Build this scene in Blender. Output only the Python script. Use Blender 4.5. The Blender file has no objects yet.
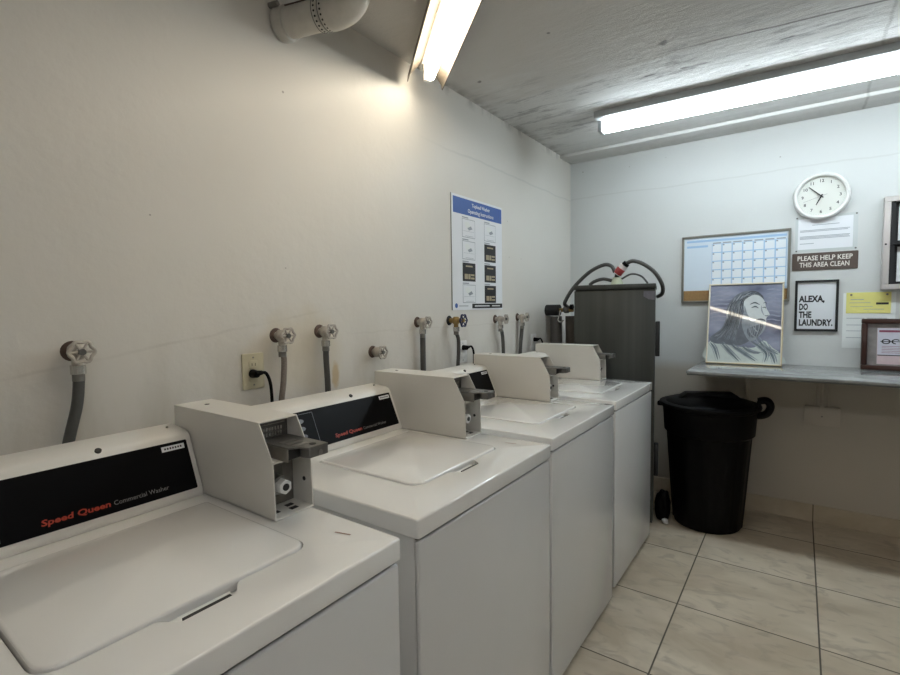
import bpy, bmesh, math, random
from mathutils import Vector, Matrix
random.seed(7)
PI = math.pi
S = bpy.context.scene
COL = S.collection

# ---------------------------------------------------------------- camera
D = 3.75          # back wall plane (y)
HC = 2.496        # ceiling height
XR = 3.30         # right wall plane
YB = -1.70        # wall behind the camera
def make_camera():
    yaw, pitch, roll, f = 0.6209, -0.0621, -0.0145, 489.635
    fw = Vector((-math.sin(yaw)*math.cos(pitch), math.cos(yaw)*math.cos(pitch), math.sin(pitch)))
    r = fw.cross(Vector((0, 0, 1))).normalized(); u = r.cross(fw)
    r2 = math.cos(roll)*r + math.sin(roll)*u; u2 = -math.sin(roll)*r + math.cos(roll)*u
    cd = bpy.data.cameras.new('camera'); cam = bpy.data.objects.new('camera', cd); COL.objects.link(cam)
    m = Matrix((r2, u2, -fw)).transposed().to_4x4(); m.translation = Vector((1.4943, 0, 1.3731))
    cam.matrix_world = m
    cd.sensor_fit = 'HORIZONTAL'; cd.sensor_width = 36.0; cd.lens = f/900*36.0
    cd.clip_start = 0.02
    S.camera = cam
make_camera()

# ---------------------------------------------------------------- world, exposure
w = bpy.data.worlds.new('world'); S.world = w; w.use_nodes = True
w.node_tree.nodes['Background'].inputs[0].default_value = (0.8, 0.85, 0.9, 1)
w.node_tree.nodes['Background'].inputs[1].default_value = 0.0
S.view_settings.view_transform = 'Standard'; S.view_settings.look = 'None'
S.view_settings.gamma = 1.0; S.view_settings.use_curve_mapping = False
S.view_settings.exposure = 0.70
WARM_STRENGTH, COOL_STRENGTH = 13.0, 18.0
FILL_STRENGTH = 22.0  # added fill lamp behind the camera
WARM_COLOR, COOL_COLOR, FILL_COLOR = (1.0, 0.895, 0.725), (0.85, 0.95, 1.0), (0.98, 0.98, 1.0)
# ---------------------------------------------------------------- materials
MATS = {}
def mat(name, color, rough=0.5, metal=0.0, noise=0.0, nscale=20.0, bump=0.0, bscale=80.0, emit=0.0, spec=0.5, coat=0.0, stretch=(1, 1, 1)):
    if name in MATS: return MATS[name]
    m = bpy.data.materials.new(name); m.use_nodes = True; MATS[name] = m
    nt = m.node_tree; b = nt.nodes['Principled BSDF']
    b.inputs['Base Color'].default_value = (*color, 1); b.inputs['Roughness'].default_value = rough
    b.inputs['Metallic'].default_value = metal; b.inputs['Specular IOR Level'].default_value = spec
    b.inputs['Coat Weight'].default_value = coat
    tc = nt.nodes.new('ShaderNodeTexCoord'); mp = nt.nodes.new('ShaderNodeMapping'); mp.inputs['Scale'].default_value = stretch
    nt.links.new(tc.outputs['Object'], mp.inputs[0])
    nz = nt.nodes.new('ShaderNodeTexNoise'); nz.inputs['Scale'].default_value = nscale; nz.inputs['Detail'].default_value = 4
    nt.links.new(mp.outputs[0], nz.inputs['Vector'])
    mx = nt.nodes.new('ShaderNodeMix'); mx.data_type = 'RGBA'
    k = 1 - noise; mx.inputs[6].default_value = (color[0]*k, color[1]*k, color[2]*k, 1); mx.inputs[7].default_value = (*color, 1)
    nt.links.new(nz.outputs['Fac'], mx.inputs[0]); nt.links.new(mx.outputs[2], b.inputs['Base Color'])
    if bump:
        n2 = nt.nodes.new('ShaderNodeTexNoise'); n2.inputs['Scale'].default_value = bscale
        nt.links.new(mp.outputs[0], n2.inputs['Vector'])
        bp = nt.nodes.new('ShaderNodeBump'); bp.inputs['Strength'].default_value = bump; bp.inputs['Distance'].default_value = 0.003
        nt.links.new(n2.outputs['Fac'], bp.inputs['Height']); nt.links.new(bp.outputs[0], b.inputs['Normal'])
    if emit:
        b.inputs['Emission Color'].default_value = (*color, 1); b.inputs['Emission Strength'].default_value = emit
    return m

class NT:
    """small node helper"""
    def __init__(s, name):
        s.m = bpy.data.materials.new(name); s.m.use_nodes = True; s.t = s.m.node_tree; s.b = s.t.nodes['Principled BSDF']
        s.tc = s.t.nodes.new('ShaderNodeTexCoord'); MATS[name] = s.m
        s.sep = s.t.nodes.new('ShaderNodeSeparateXYZ'); s.l(s.tc.outputs['Object'], s.sep.inputs[0])
        s.x, s.y, s.z = s.sep.outputs
    def l(s, a, b): s.t.links.new(a, b)
    def math(s, op, a, b=0.0, c=None):
        n = s.t.nodes.new('ShaderNodeMath'); n.operation = op
        for i, v in enumerate([a, b] + ([c] if c is not None else [])):
            if isinstance(v, (int, float)): n.inputs[i].default_value = v
            else: s.l(v, n.inputs[i])
        return n.outputs[0]
    def noise(s, scale, detail=4, stretch=(1, 1, 1), rough=0.55, loc=(0, 0, 0)):
        mp = s.t.nodes.new('ShaderNodeMapping'); mp.inputs['Scale'].default_value = stretch; mp.inputs['Location'].default_value = loc
        s.l(s.tc.outputs['Object'], mp.inputs[0])
        n = s.t.nodes.new('ShaderNodeTexNoise'); n.inputs['Scale'].default_value = scale; n.inputs['Detail'].default_value = detail
        n.inputs['Roughness'].default_value = rough
        s.l(mp.outputs[0], n.inputs['Vector']); return n.outputs['Fac']
    def ramp(s, v, lo, hi):
        n = s.t.nodes.new('ShaderNodeMapRange'); n.clamp = True
        n.inputs[1].default_value = lo; n.inputs[2].default_value = hi; s.l(v, n.inputs[0]); return n.outputs[0]
    def mix(s, f, a, b):
        n = s.t.nodes.new('ShaderNodeMix'); n.data_type = 'RGBA'
        for i, v in ((0, f), (6, a), (7, b)):
            if isinstance(v, tuple): n.inputs[i].default_value = (*v, 1) if len(v) == 3 else v
            elif isinstance(v, (int, float)): n.inputs[i].default_value = v
            else: s.l(v, n.inputs[i])
        return n.outputs[2]
    def line(s, coord, c, width, wob=None, amt=0.0):
        """1 on the line coord = c, 0 away"""
        v = coord if wob is None else s.math('ADD', coord, s.math('MULTIPLY', s.math('SUBTRACT', wob, 0.5), amt))
        d = s.math('ABSOLUTE', s.math('SUBTRACT', v, c)); return s.ramp(d, width, width*0.25)
    def spot(s, a, b, ca, cb, ra, rb, wob, amt=0.5):
        da = s.math('DIVIDE', s.math('SUBTRACT', a, ca), ra); db = s.math('DIVIDE', s.math('SUBTRACT', b, cb), rb)
        r = s.math('SQRT', s.math('ADD', s.math('MULTIPLY', da, da), s.math('MULTIPLY', db, db)))
        r = s.math('ADD', r, s.math('MULTIPLY', s.math('SUBTRACT', wob, 0.5), amt)); return s.ramp(r, 1.0, 0.6)
    def fin(s, col, rough=0.5, height=None, strength=0.3, dist=0.004, spec=0.5):
        s.l(col, s.b.inputs['Base Color']) if not isinstance(col, tuple) else None
        if isinstance(rough, (int, float)): s.b.inputs['Roughness'].default_value = rough
        else: s.l(rough, s.b.inputs['Roughness'])
        s.b.inputs['Specular IOR Level'].default_value = spec
        if height is not None:
            bp = s.t.nodes.new('ShaderNodeBump'); bp.inputs['Strength'].default_value = strength; bp.inputs['Distance'].default_value = dist
            s.l(height, bp.inputs['Height']); s.l(bp.outputs[0], s.b.inputs['Normal'])
        return s.m

TS, TX0, TY0 = 0.5219, 1.0677, 2.8787
def mat_floor():
    n = NT('travertine_tile')
    fx = n.math('FRACT', n.math('DIVIDE', n.math('SUBTRACT', n.x, TX0-20*TS), TS)); fy = n.math('FRACT', n.math('DIVIDE', n.math('SUBTRACT', n.y, TY0-20*TS), TS))
    ex = n.math('MINIMUM', fx, n.math('SUBTRACT', 1.0, fx)); ey = n.math('MINIMUM', fy, n.math('SUBTRACT', 1.0, fy))
    e = n.math('MINIMUM', n.math('MULTIPLY', ex, 1.0), ey)
    grout = n.ramp(e, 0.0075, 0.0045)
    cell = n.math('ADD', n.math('MULTIPLY', n.math('FLOOR', n.math('DIVIDE', n.math('SUBTRACT', n.x, TX0), TS)), 3.7), n.math('MULTIPLY', n.math('FLOOR', n.math('DIVIDE', n.math('SUBTRACT', n.y, TY0), TS)), 5.3))
    # a different slab of stone per tile
    vec = n.t.nodes.new('ShaderNodeCombineXYZ'); n.l(n.math('ADD', n.x, cell), vec.inputs[0]); n.l(n.math('MULTIPLY', n.y, 1.7), vec.inputs[1]); n.l(cell, vec.inputs[2])
    def nz(scale, detail, dist=0.0):
        t = n.t.nodes.new('ShaderNodeTexNoise'); t.inputs['Scale'].default_value = scale; t.inputs['Detail'].default_value = detail; t.inputs['Distortion'].default_value = dist
        n.l(vec.outputs[0], t.inputs['Vector']); return t.outputs['Fac']
    a = nz(2.5, 5, 0.8); b = nz(7.0, 10, 1.6)
    c = n.mix(n.ramp(a, 0.35, 0.65), (0.46, 0.385, 0.285), (0.63, 0.555, 0.44))
    c = n.mix(n.math('MULTIPLY', n.ramp(b, 0.52, 0.66), 0.65), c, (0.37, 0.315, 0.245))
    c = n.mix(n.math('MULTIPLY', n.ramp(nz(3.3, 3), 0.55, 0.75), 0.35), c, (0.56, 0.46, 0.37))
    c = n.mix(grout, c, (0.10, 0.085, 0.065))
    h = n.math('SUBTRACT', 1.0, grout)
    return n.fin(c, n.math('ADD', 0.30, n.math('MULTIPLY', grout, 0.5)), h, 0.5, 0.002)

def mat_wall(name, left):
    n = NT(name)
    u = n.y if left else n.x
    big = n.noise(1.3, 3); fine = n.noise(45, 3); wob = n.noise(2.2, 5)
    c = n.mix(big, (0.68, 0.655, 0.60), (0.75, 0.725, 0.675)) if left else n.mix(big, (0.60, 0.615, 0.605), (0.66, 0.675, 0.665))
    if left:
        sl = n.math('SUBTRACT', n.z, n.math('MULTIPLY', u, 0.155))      # hairline seam that climbs gently
        seam = n.math('MULTIPLY', n.line(sl, 1.172, 0.006, n.noise(7, 4), 0.02), n.math('MULTIPLY', n.ramp(u, 1.45, 1.2), n.ramp(n.noise(5, 3, loc=(4, 2, 1)), 0.35, 0.65)))
        c = n.mix(n.math('MULTIPLY', seam, 0.28), c, (0.42, 0.39, 0.34))
        seam2 = n.math('MULTIPLY', n.line(n.z, 2.19, 0.008, wob, 0.05), n.ramp(u, 1.8, 2.3))
        c = n.mix(n.math('MULTIPLY', seam2, 0.30), c, (0.45, 0.45, 0.42))
        seam3 = n.math('MULTIPLY', n.line(n.z, 1.27, 0.005, n.noise(9, 5), 0.03), n.ramp(u, 1.3, 1.5))
        c = n.mix(n.math('MULTIPLY', seam3, 0.15), c, (0.45, 0.42, 0.37))
        # yellowed patch round the taps, peeled paint flake, specks
        c = n.mix(n.math('MULTIPLY', n.spot(u, n.z, 1.14, 1.22, 0.24, 0.17, n.noise(6, 5), 1.2), 0.4), c, (0.66, 0.58, 0.42))
        fl = n.spot(u, n.z, 1.305, 1.11, 0.022, 0.06, n.noise(25, 3), 0.8)
        c = n.mix(n.math('MULTIPLY', fl, 0.85), c, (0.60, 0.47, 0.28))
        for (cy, cz, r) in ((0.648, 1.644, .003), (1.104, 2.134, .005), (1.09, 1.52, .003), (2.72, 1.9, .004), (2.74, 1.68, .004), (2.9, 1.68, .004), (0.30, 1.34, .003)):
            c = n.mix(n.math('MULTIPLY', n.spot(u, n.z, cy, cz, r, r, fine, 0.2), 0.7), c, (0.22, 0.2, 0.17))
        dirt = n.math('MULTIPLY', n.ramp(n.z, 1.40, 1.0), n.ramp(n.noise(5, 6, (1, 1, .35)), 0.46, 0.66))
        c = n.mix(n.math('MULTIPLY', dirt, 0.6), c, (0.46, 0.42, 0.34))
        cr = n.math('MULTIPLY', n.ramp(n.z, 2.445, 2.49), n.math('MULTIPLY', n.ramp(u, 1.9, 2.1), n.ramp(n.noise(14, 6, (1, 1, .6)), 0.48, 0.62)))
        c = n.mix(n.math('MULTIPLY', cr, 0.55), c, (0.33, 0.32, 0.29))
    else:
        seam = n.line(n.z, 2.20, 0.007, wob, 0.05)
        c = n.mix(n.math('MULTIPLY', seam, 0.35), c, (0.48, 0.48, 0.46))
        low = n.math('MULTIPLY', n.ramp(n.z, 0.98, 0.9), 1.0)
        c = n.mix(n.math('MULTIPLY', low, 0.95), c, (0.50, 0.455, 0.385))   # beige below the shelf, darkened to add the shelf's shade
        for (cy, cz, r) in ((1.37, 2.28, .005), (0.45, 2.38, .004), (0.10, 2.40, .006), (0.7, 2.40, .003)):
            c = n.mix(n.math('MULTIPLY', n.spot(u, n.z, cy, cz, r, r, fine, 0.2), 0.7), c, (0.3, 0.28, 0.24))
        mk = n.line(n.z, 0.35, 0.004, n.noise(3, 5), 0.5)
        c = n.mix(n.math('MULTIPLY', mk, 0.0), c, (0.4, 0.38, 0.34))
    h = n.math('ADD', n.math('MULTIPLY', n.noise(9, 5), 1.0), n.math('MULTIPLY', fine, 0.25))
    return n.fin(c, 0.45, h, 0.22, 0.01, 0.35)

def mat_ceiling():
    n = NT('ceiling_paint')
    c = n.mix(n.noise(1.5, 4), (0.57, 0.55, 0.52), (0.65, 0.635, 0.61))
    band = n.math('MULTIPLY', n.ramp(n.y, 2.15, 2.5), n.ramp(n.y, 3.5, 3.1))
    c = n.mix(n.math('MULTIPLY', n.ramp(n.y, 2.44, 2.46), 0.6), c, (0.70, 0.70, 0.69))
    chips = n.math('MULTIPLY', band, n.ramp(n.noise(7, 9, (0.45, 2.0, 1), 0.75), 0.52, 0.60))
    c = n.mix(n.math('MULTIPLY', chips, 0.85), c, (0.36, 0.35, 0.35))
    pale = n.math('MULTIPLY', n.ramp(n.noise(7, 6, (0.5, 2.0, 1), 0.6, (3, 1, 0)), 0.52, 0.64), n.ramp(n.y, 1.9, 2.5))
    c = n.mix(n.math('MULTIPLY', pale, 0.6), c, (0.74, 0.74, 0.73))
    j1 = n.math('MULTIPLY', n.line(n.math('SUBTRACT', n.y, n.math('MULTIPLY', n.x, 0.13)), 2.285, 0.010, n.noise(6, 4), 0.02), n.ramp(n.x, 0.9, 1.2))
    c = n.mix(n.math('MULTIPLY', j1, 0.9), c, (0.20, 0.19, 0.18))
    j2 = n.math('MULTIPLY', n.line(n.x, 1.76, 0.010, n.noise(6, 4), 0.03), n.ramp(n.y, 2.4, 2.5))
    c = n.mix(n.math('MULTIPLY', j2, 0.45), c, (0.3, 0.29, 0.28))
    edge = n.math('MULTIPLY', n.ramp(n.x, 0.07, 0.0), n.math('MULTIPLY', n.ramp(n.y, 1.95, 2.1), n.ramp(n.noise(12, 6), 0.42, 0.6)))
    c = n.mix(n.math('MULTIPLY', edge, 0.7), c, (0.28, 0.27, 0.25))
    for (cx, cy, rx, ry) in ((0.985, 2.32, .03, .03), (1.02, 2.62, .035, .014), (1.42, 2.60, .05, .012), (0.62, 1.95, .012, .012), (0.16, 2.15, .02, .02), (1.26, 2.78, .02, .01), (0.86, 2.6, .04, .015)):
        c = n.mix(n.math('MULTIPLY', n.spot(n.x, n.y, cx, cy, rx*0.75, ry*0.75, n.noise(40, 3), 1.6), 0.75), c, (0.17, 0.165, 0.16))
    h = n.math('ADD', n.noise(8, 8, (0.6, 1.8, 1), 0.7), n.math('MULTIPLY', n.noise(60, 3), 0.2))
    return n.fin(c, 0.7, h, 0.5, 0.012, 0.2)

def mat_marble(name='grey_marble'):
    n = NT(name)
    c = n.mix(n.ramp(n.noise(4, 8, (1, 2, 1), 0.65), 0.35, 0.65), (0.20, 0.21, 0.21), (0.36, 0.375, 0.375))
    c = n.mix(n.math('MULTIPLY', n.ramp(n.noise(11, 8, (1, 1.6, 1), 0.7), 0.55, 0.68), 0.6), c, (0.14, 0.145, 0.15))
    return n.fin(c, 0.12, None, spec=0.6)
def mat_cabinet():
    n = NT('brushed_dark_steel')
    c = n.mix(n.noise(22, 4, (1, 1, 0.02)), (0.026, 0.028, 0.026), (0.074, 0.080, 0.072))
    m = n.fin(c, 0.42, n.noise(90, 2, (1, 1, 0.02)), 0.1, 0.002); n.b.inputs['Metallic'].default_value = 0.35; return m
def mat_portrait():
    n = NT('print_background')
    wv = n.noise(6, 4, (0.5, 1, 7))
    c = n.mix(n.ramp(wv, 0.35, 0.65), (0.10, 0.115, 0.18), (0.32, 0.35, 0.46))
    m = n.fin(c, 0.25); n.b.inputs['Coat Weight'].default_value = 1.0; n.b.inputs['Coat Roughness'].default_value = 0.02; return m

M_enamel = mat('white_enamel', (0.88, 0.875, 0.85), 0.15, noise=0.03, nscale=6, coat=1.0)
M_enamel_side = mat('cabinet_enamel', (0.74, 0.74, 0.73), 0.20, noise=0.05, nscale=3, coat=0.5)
M_console = mat('console_enamel', (0.78, 0.765, 0.72), 0.38, noise=0.05, nscale=8)
M_boxwhite = mat('coin_box_enamel', (0.74, 0.72, 0.67), 0.32, noise=0.06, nscale=8, bump=0.05, bscale=300)
M_panel = mat('black_panel', (0.003, 0.003, 0.004), 0.35, spec=0.10)
M_red = mat('red_orange_lettering', (0.42, 0.045, 0.02), 0.4)
M_grey = mat('grey_lettering', (0.22, 0.22, 0.22), 0.4)
M_dark = mat('dark_gap', (0.02, 0.02, 0.02), 0.6)
M_keyline = mat('keypad_line', (0.16, 0.17, 0.19), 0.4)
M_steel = mat('dull_steel', (0.30, 0.29, 0.27), 0.38, 0.8, noise=0.3, nscale=60)
M_steel_dark = mat('dark_steel', (0.20, 0.195, 0.185), 0.38, 0.7, noise=0.4, nscale=50)
M_chrome = mat('chrome', (0.62, 0.61, 0.58), 0.25, 0.9)
M_rubber = mat('grey_hose_rubber', (0.085, 0.085, 0.08), 0.5, noise=0.2)
M_braid = mat('braided_hose', (0.33, 0.28, 0.24), 0.5, 0.2, noise=0.5, nscale=220)
M_black = mat('black_plastic', (0.0015, 0.0015, 0.002), 0.5, noise=0.2, bump=0.1, bscale=60, spec=0.14)
M_blackm = mat('matte_black', (0.012, 0.012, 0.013), 0.65)
M_valve = mat('painted_valve', (0.66, 0.61, 0.54), 0.5, 0.2, noise=0.55, nscale=70, bump=0.2)
M_rust = mat('rusty_iron', (0.15, 0.10, 0.08), 0.7, 0.2, noise=0.5, nscale=80)
M_brass = mat('old_brass', (0.42, 0.29, 0.12), 0.4, 0.8, noise=0.4, nscale=50)
M_blue_dark = mat('blue_black_handle', (0.02, 0.03, 0.09), 0.35)
M_ivory = mat('ivory_plastic', (0.58, 0.53, 0.37), 0.35)
M_pvc = mat('white_pvc', (0.60, 0.575, 0.52), 0.35, noise=0.35, nscale=22)
M_wallplate = mat('painted_plate', (0.54, 0.49, 0.42), 0.5)
M_paper = mat('white_paper', (0.80, 0.82, 0.85), 0.6)
M_paper2 = mat('pale_paper', (0.80, 0.83, 0.82), 0.6)
M_ink = mat('ink_black', (0.015, 0.015, 0.018), 0.5)
M_inkgrey = mat('ink_grey', (0.33, 0.36, 0.40), 0.5)
M_blue = mat('header_blue', (0.035, 0.11, 0.40), 0.4)
M_gold = mat('pictogram_gold', (0.42, 0.36, 0.24), 0.4)
M_lightblue = mat('calendar_blue', (0.36, 0.56, 0.78), 0.3)
M_wb = mat('whiteboard_white', (0.70, 0.79, 0.88), 0.18)
M_wbcell = mat('calendar_cell', (0.82, 0.87, 0.92), 0.18)
M_alu = mat('brushed_aluminium', (0.30, 0.30, 0.27), 0.35, 0.7)
M_alu_light = mat('satin_aluminium', (0.60, 0.58, 0.56), 0.3, 0.6)
M_cork = mat('tan_cork', (0.42, 0.25, 0.10), 0.8, noise=0.45, nscale=120)
M_wood = mat('dark_red_wood', (0.050, 0.017, 0.011), 0.3, noise=0.5, nscale=20, stretch=(1, 1, 6))
M_brown = mat('brown_sign', (0.095, 0.07, 0.058), 0.35)
M_signwhite = mat('sign_lettering', (0.80, 0.76, 0.70), 0.4)
M_yellow = mat('yellow_card', (0.84, 0.78, 0.26), 0.5, noise=0.12, nscale=30)
M_cream = mat('cream_frame', (0.75, 0.69, 0.55), 0.35)
M_gilt = mat('gilt_edge', (0.50, 0.38, 0.16), 0.3, 0.6)
M_white_plastic = mat('white_plastic', (0.80, 0.80, 0.78), 0.35)
M_clockface = mat('clock_face', (0.70, 0.71, 0.66), 0.4)  # dial greyed for the shade inside the rim
M_fixture = mat('fixture_white', (0.78, 0.77, 0.74), 0.35)
M_fixture_grey = mat('fixture_grey', (0.42, 0.44, 0.45), 0.4)
M_base_tile = NT('baseboard_stone')
_c = M_base_tile.mix(M_base_tile.ramp(M_base_tile.noise(6, 6), .35, .65), (0.46, 0.39, 0.285), (0.56, 0.49, 0.385))
_e = M_base_tile.math('FRACT', M_base_tile.math('DIVIDE', M_base_tile.math('SUBTRACT', M_base_tile.x, TX0-10*TS), TS))
_e = M_base_tile.ramp(M_base_tile.math('MINIMUM', _e, M_base_tile.math('SUBTRACT', 1.0, _e)), .0075, .0045)
M_base_tile = M_base_tile.fin(M_base_tile.mix(_e, _c, (0.16, 0.13, 0.10)), 0.35)
M_warm_tube = mat('warm_tube', WARM_COLOR, 0.4, emit=WARM_STRENGTH)
M_cool_tube = mat('cool_tube', COOL_COLOR, 0.4, emit=COOL_STRENGTH)
M_fill_tube = mat('fill_tube', FILL_COLOR, 0.4, emit=FILL_STRENGTH)
M_floor = mat_floor(); M_wall_l = mat_wall('left_wall_paint', True); M_wall_b = mat_wall('back_wall_paint', False)
M_wall_o = mat('wall_paint', (0.52, 0.50, 0.47), 0.6, noise=0.05, nscale=2)
M_ceil = mat_ceiling(); M_marble = mat_marble(); M_cab = mat_cabinet(); M_print = mat_portrait()
M_glass = mat('picture_glass', (1, 1, 1), 0.02)
MATS['picture_glass'].node_tree.nodes['Principled BSDF'].inputs['Transmission Weight'].default_value = 1.0
MATS['picture_glass'].node_tree.nodes['Principled BSDF'].inputs['IOR'].default_value = 1.5

# ---------------------------------------------------------------- mesh builder
class MB:
    def __init__(s): s.v = []; s.f = []; s.mi = []; s.mats = []; s.M = Matrix.Identity(4)
    def m(s, mt):
        if mt not in s.mats: s.mats.append(mt)
        return s.mats.index(mt)
    def add(s, vs, fs, mt, M=None):
        T = s.M @ M if M is not None else s.M
        b = len(s.v); s.v += [tuple(T @ Vector(p)) for p in vs]; k = s.m(mt)
        for f in fs: s.f.append([b+i for i in f]); s.mi.append(k)
    def bm(s, bm_, mt, M=None):
        bm_.verts.index_update(); s.add([tuple(v.co) for v in bm_.verts], [[v.index for v in f.verts] for f in bm_.faces], mt, M); bm_.free()
    def box(s, x0, x1, y0, y1, z0, z1, mt, bev=0.0, seg=2, M=None):
        b = bmesh.new(); bmesh.ops.create_cube(b, size=1)
        for v in b.verts:
            v.co = Vector((x0+(v.co.x+.5)*(x1-x0), y0+(v.co.y+.5)*(y1-y0), z0+(v.co.z+.5)*(z1-z0)))
        if bev: bmesh.ops.bevel(b, geom=b.edges[:], offset=bev, segments=seg, affect='EDGES', profile=0.5)
        s.bm(b, mt, M)
    def cyl(s, a, c, r, mt, r2=None, seg=20, cap=True, M=None):
        a = Vector(a); c = Vector(c); r2 = r if r2 is None else r2
        d = (c-a).normalized(); q = d.to_track_quat('Z', 'Y'); vs = []; fs = []
        for p, rr in ((a, r), (c, r2)):
            for i in range(seg):
                t = 2*PI*i/seg; vs.append(p + q @ Vector((rr*math.cos(t), rr*math.sin(t), 0)))
        for i in range(seg): j = (i+1) % seg; fs.append([i, j, seg+j, seg+i])
        if cap: fs.append(list(range(seg))[::-1]); fs.append(list(range(seg, 2*seg)))
        s.add(vs, fs, mt, M)
    def tube(s, pts, r, mt, seg=12, smooth=6, M=None, closed=False):
        P = [Vector(p) for p in pts]
        if smooth > 1 and len(P) > 2:
            Q = []; n = len(P); rng = n if closed else n-1
            for i in range(rng):
                p0, p1, p2, p3 = (P[(i-1) % n], P[i], P[(i+1) % n], P[(i+2) % n]) if closed else (P[max(i-1, 0)], P[i], P[i+1], P[min(i+2, n-1)])
                for k in range(smooth):
                    t = k/smooth; Q.append(0.5*((2*p1)+(p2-p0)*t+(2*p0-5*p1+4*p2-p3)*t*t+(3*p1-p0-3*p2+p3)*t**3))
            if not closed: Q.append(P[-1])
            P = Q
        n = len(P); vs = []; fs = []; up = None
        for i, p in enumerate(P):
            d = (P[(i+1) % n]-P[i-1]).normalized() if closed else (P[min(i+1, n-1)]-P[max(i-1, 0)]).normalized()
            if up is None: up = d.orthogonal().normalized()
            up = (up - d*up.dot(d)).normalized(); sd = d.cross(up)
            rr = r(i/(n-1)) if callable(r) else r
            for k in range(seg): t = 2*PI*k/seg; vs.append(p + up*(rr*math.cos(t)) + sd*(rr*math.sin(t)))
        for i in range(n if closed else n-1):
            for k in range(seg):
                a = i*seg+k; b_ = i*seg+(k+1) % seg; j = ((i+1) % n)*seg
                fs.append([a, b_, j+(k+1) % seg, j+k])
        if not closed: fs.append(list(range(seg))[::-1]); fs.append([(n-1)*seg+k for k in range(seg)])
        s.add(vs, fs, mt, M)
    def lathe(s, prof, mt, seg=48, M=None, cap=True):
        vs = []; fs = []; n = len(prof)
        for (r, z) in prof:
            for k in range(seg): t = 2*PI*k/seg; vs.append((r*math.cos(t), r*math.sin(t), z))
        for i in range(n-1):
            for k in range(seg): j = (k+1) % seg; fs.append([i*seg+k, i*seg+j, (i+1)*seg+j, (i+1)*seg+k])
        if cap: fs.append(list(range(seg))[::-1]); fs.append([(n-1)*seg+k for k in range(seg)])
        s.add(vs, fs, mt, M)
    def prism(s, poly, axis, a, b_, mt, bev=0.0, seg=2, M=None):
        """extrude a closed outline along an axis; 'y': outline is (x,z), 'z': (x,y), 'x': (y,z)"""
        def P(p, t): return {'y': (p[0], t, p[1]), 'z': (p[0], p[1], t), 'x': (t, p[0], p[1])}[axis]
        b = bmesh.new(); lo = [b.verts.new(P(p, a)) for p in poly]; hi = [b.verts.new(P(p, b_)) for p in poly]; n = len(poly)
        b.faces.new(lo[::-1]); b.faces.new(hi)
        for i in range(n): b.faces.new([lo[i], lo[(i+1) % n], hi[(i+1) % n], hi[i]])
        bmesh.ops.recalc_face_normals(b, faces=b.faces[:])
        if bev:
            ed = [e for e in b.edges if e.calc_face_angle(0) > 0.5]
            bmesh.ops.bevel(b, geom=ed, offset=bev, segments=seg, affect='EDGES', profile=0.5)
        s.bm(b, mt, M)
    def quad(s, x0, x1, y0, y1, z, mt, th=0.0006, M=None):   # thin raised patch on a board (local z is out of the board)
        s.add([(x0, y0, z), (x1, y0, z), (x1, y1, z), (x0, y1, z), (x0, y0, z+th), (x1, y0, z+th), (x1, y1, z+th), (x0, y1, z+th)],
              [[4, 5, 6, 7], [0, 3, 2, 1], [0, 1, 5, 4], [1, 2, 6, 5], [2, 3, 7, 6], [3, 0, 4, 7]], mt, M)
    def poly(s, pts, z, mt, th=0.0006, smooth=0):
        if smooth:
            n = len(pts); Q = []
            for i in range(n):
                p0, p1, p2, p3 = [Vector(pts[(i+k) % n]) for k in (-1, 0, 1, 2)]
                for k in range(smooth):
                    t = k/smooth; q = 0.5*((2*p1)+(p2-p0)*t+(2*p0-5*p1+4*p2-p3)*t*t+(3*p1-p0-3*p2+p3)*t**3); Q.append((q.x, q.y))
            pts = Q
        b = bmesh.new(); vs = [b.verts.new((p[0], p[1], z+th)) for p in pts]
        es = [b.edges.new((vs[i], vs[(i+1) % len(vs)])) for i in range(len(vs))]
        bmesh.ops.triangle_fill(b, edges=es, use_beauty=True, normal=(0, 0, 1)); s.bm(b, mt)
    def text(s, body, x, y, size, z, mt, w=None, align='LEFT', shear=0.0, bold=0.0, th=0.0005, M=None, sx=1.0, lh=1.0):
        cu = bpy.data.curves.new('lettering', 'FONT'); cu.body = body; cu.size = size; cu.align_x = align; cu.shear = shear
        cu.offset = bold; cu.extrude = 0.0; cu.resolution_u = 2; cu.space_line = lh
        o = bpy.data.objects.new('lettering', cu); COL.objects.link(o)
        dg = bpy.context.evaluated_depsgraph_get(); dg.update()
        me = bpy.data.meshes.new_from_object(o.evaluated_get(dg)); vs = [v.co.copy() for v in me.vertices]; fs = [list(p.vertices) for p in me.polygons]
        bpy.data.objects.remove(o); bpy.data.curves.remove(cu); bpy.data.meshes.remove(me)
        if not vs: return
        if w is not None:
            x0 = min(v.x for v in vs); x1 = max(v.x for v in vs); sx = w/(x1-x0)
        T = Matrix.Translation((x, y, z+th)) @ Matrix.Diagonal((sx, 1, 1, 1))
        s.add(vs, fs, mt, (M @ T) if M is not None else T)
    def build(s, name, parent=None, smooth=True, angle=35):
        me = bpy.data.meshes.new(name); me.from_pydata(s.v, [], s.f)
        for mt in s.mats: me.materials.append(mt)
        me.polygons.foreach_set('material_index', s.mi); me.update()
        if smooth:
            me.shade_smooth(); me.set_sharp_from_angle(angle=math.radians(angle))
        o = bpy.data.objects.new(name, me); COL.objects.link(o)
        if parent is not None: o.parent = parent
        return o

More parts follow.
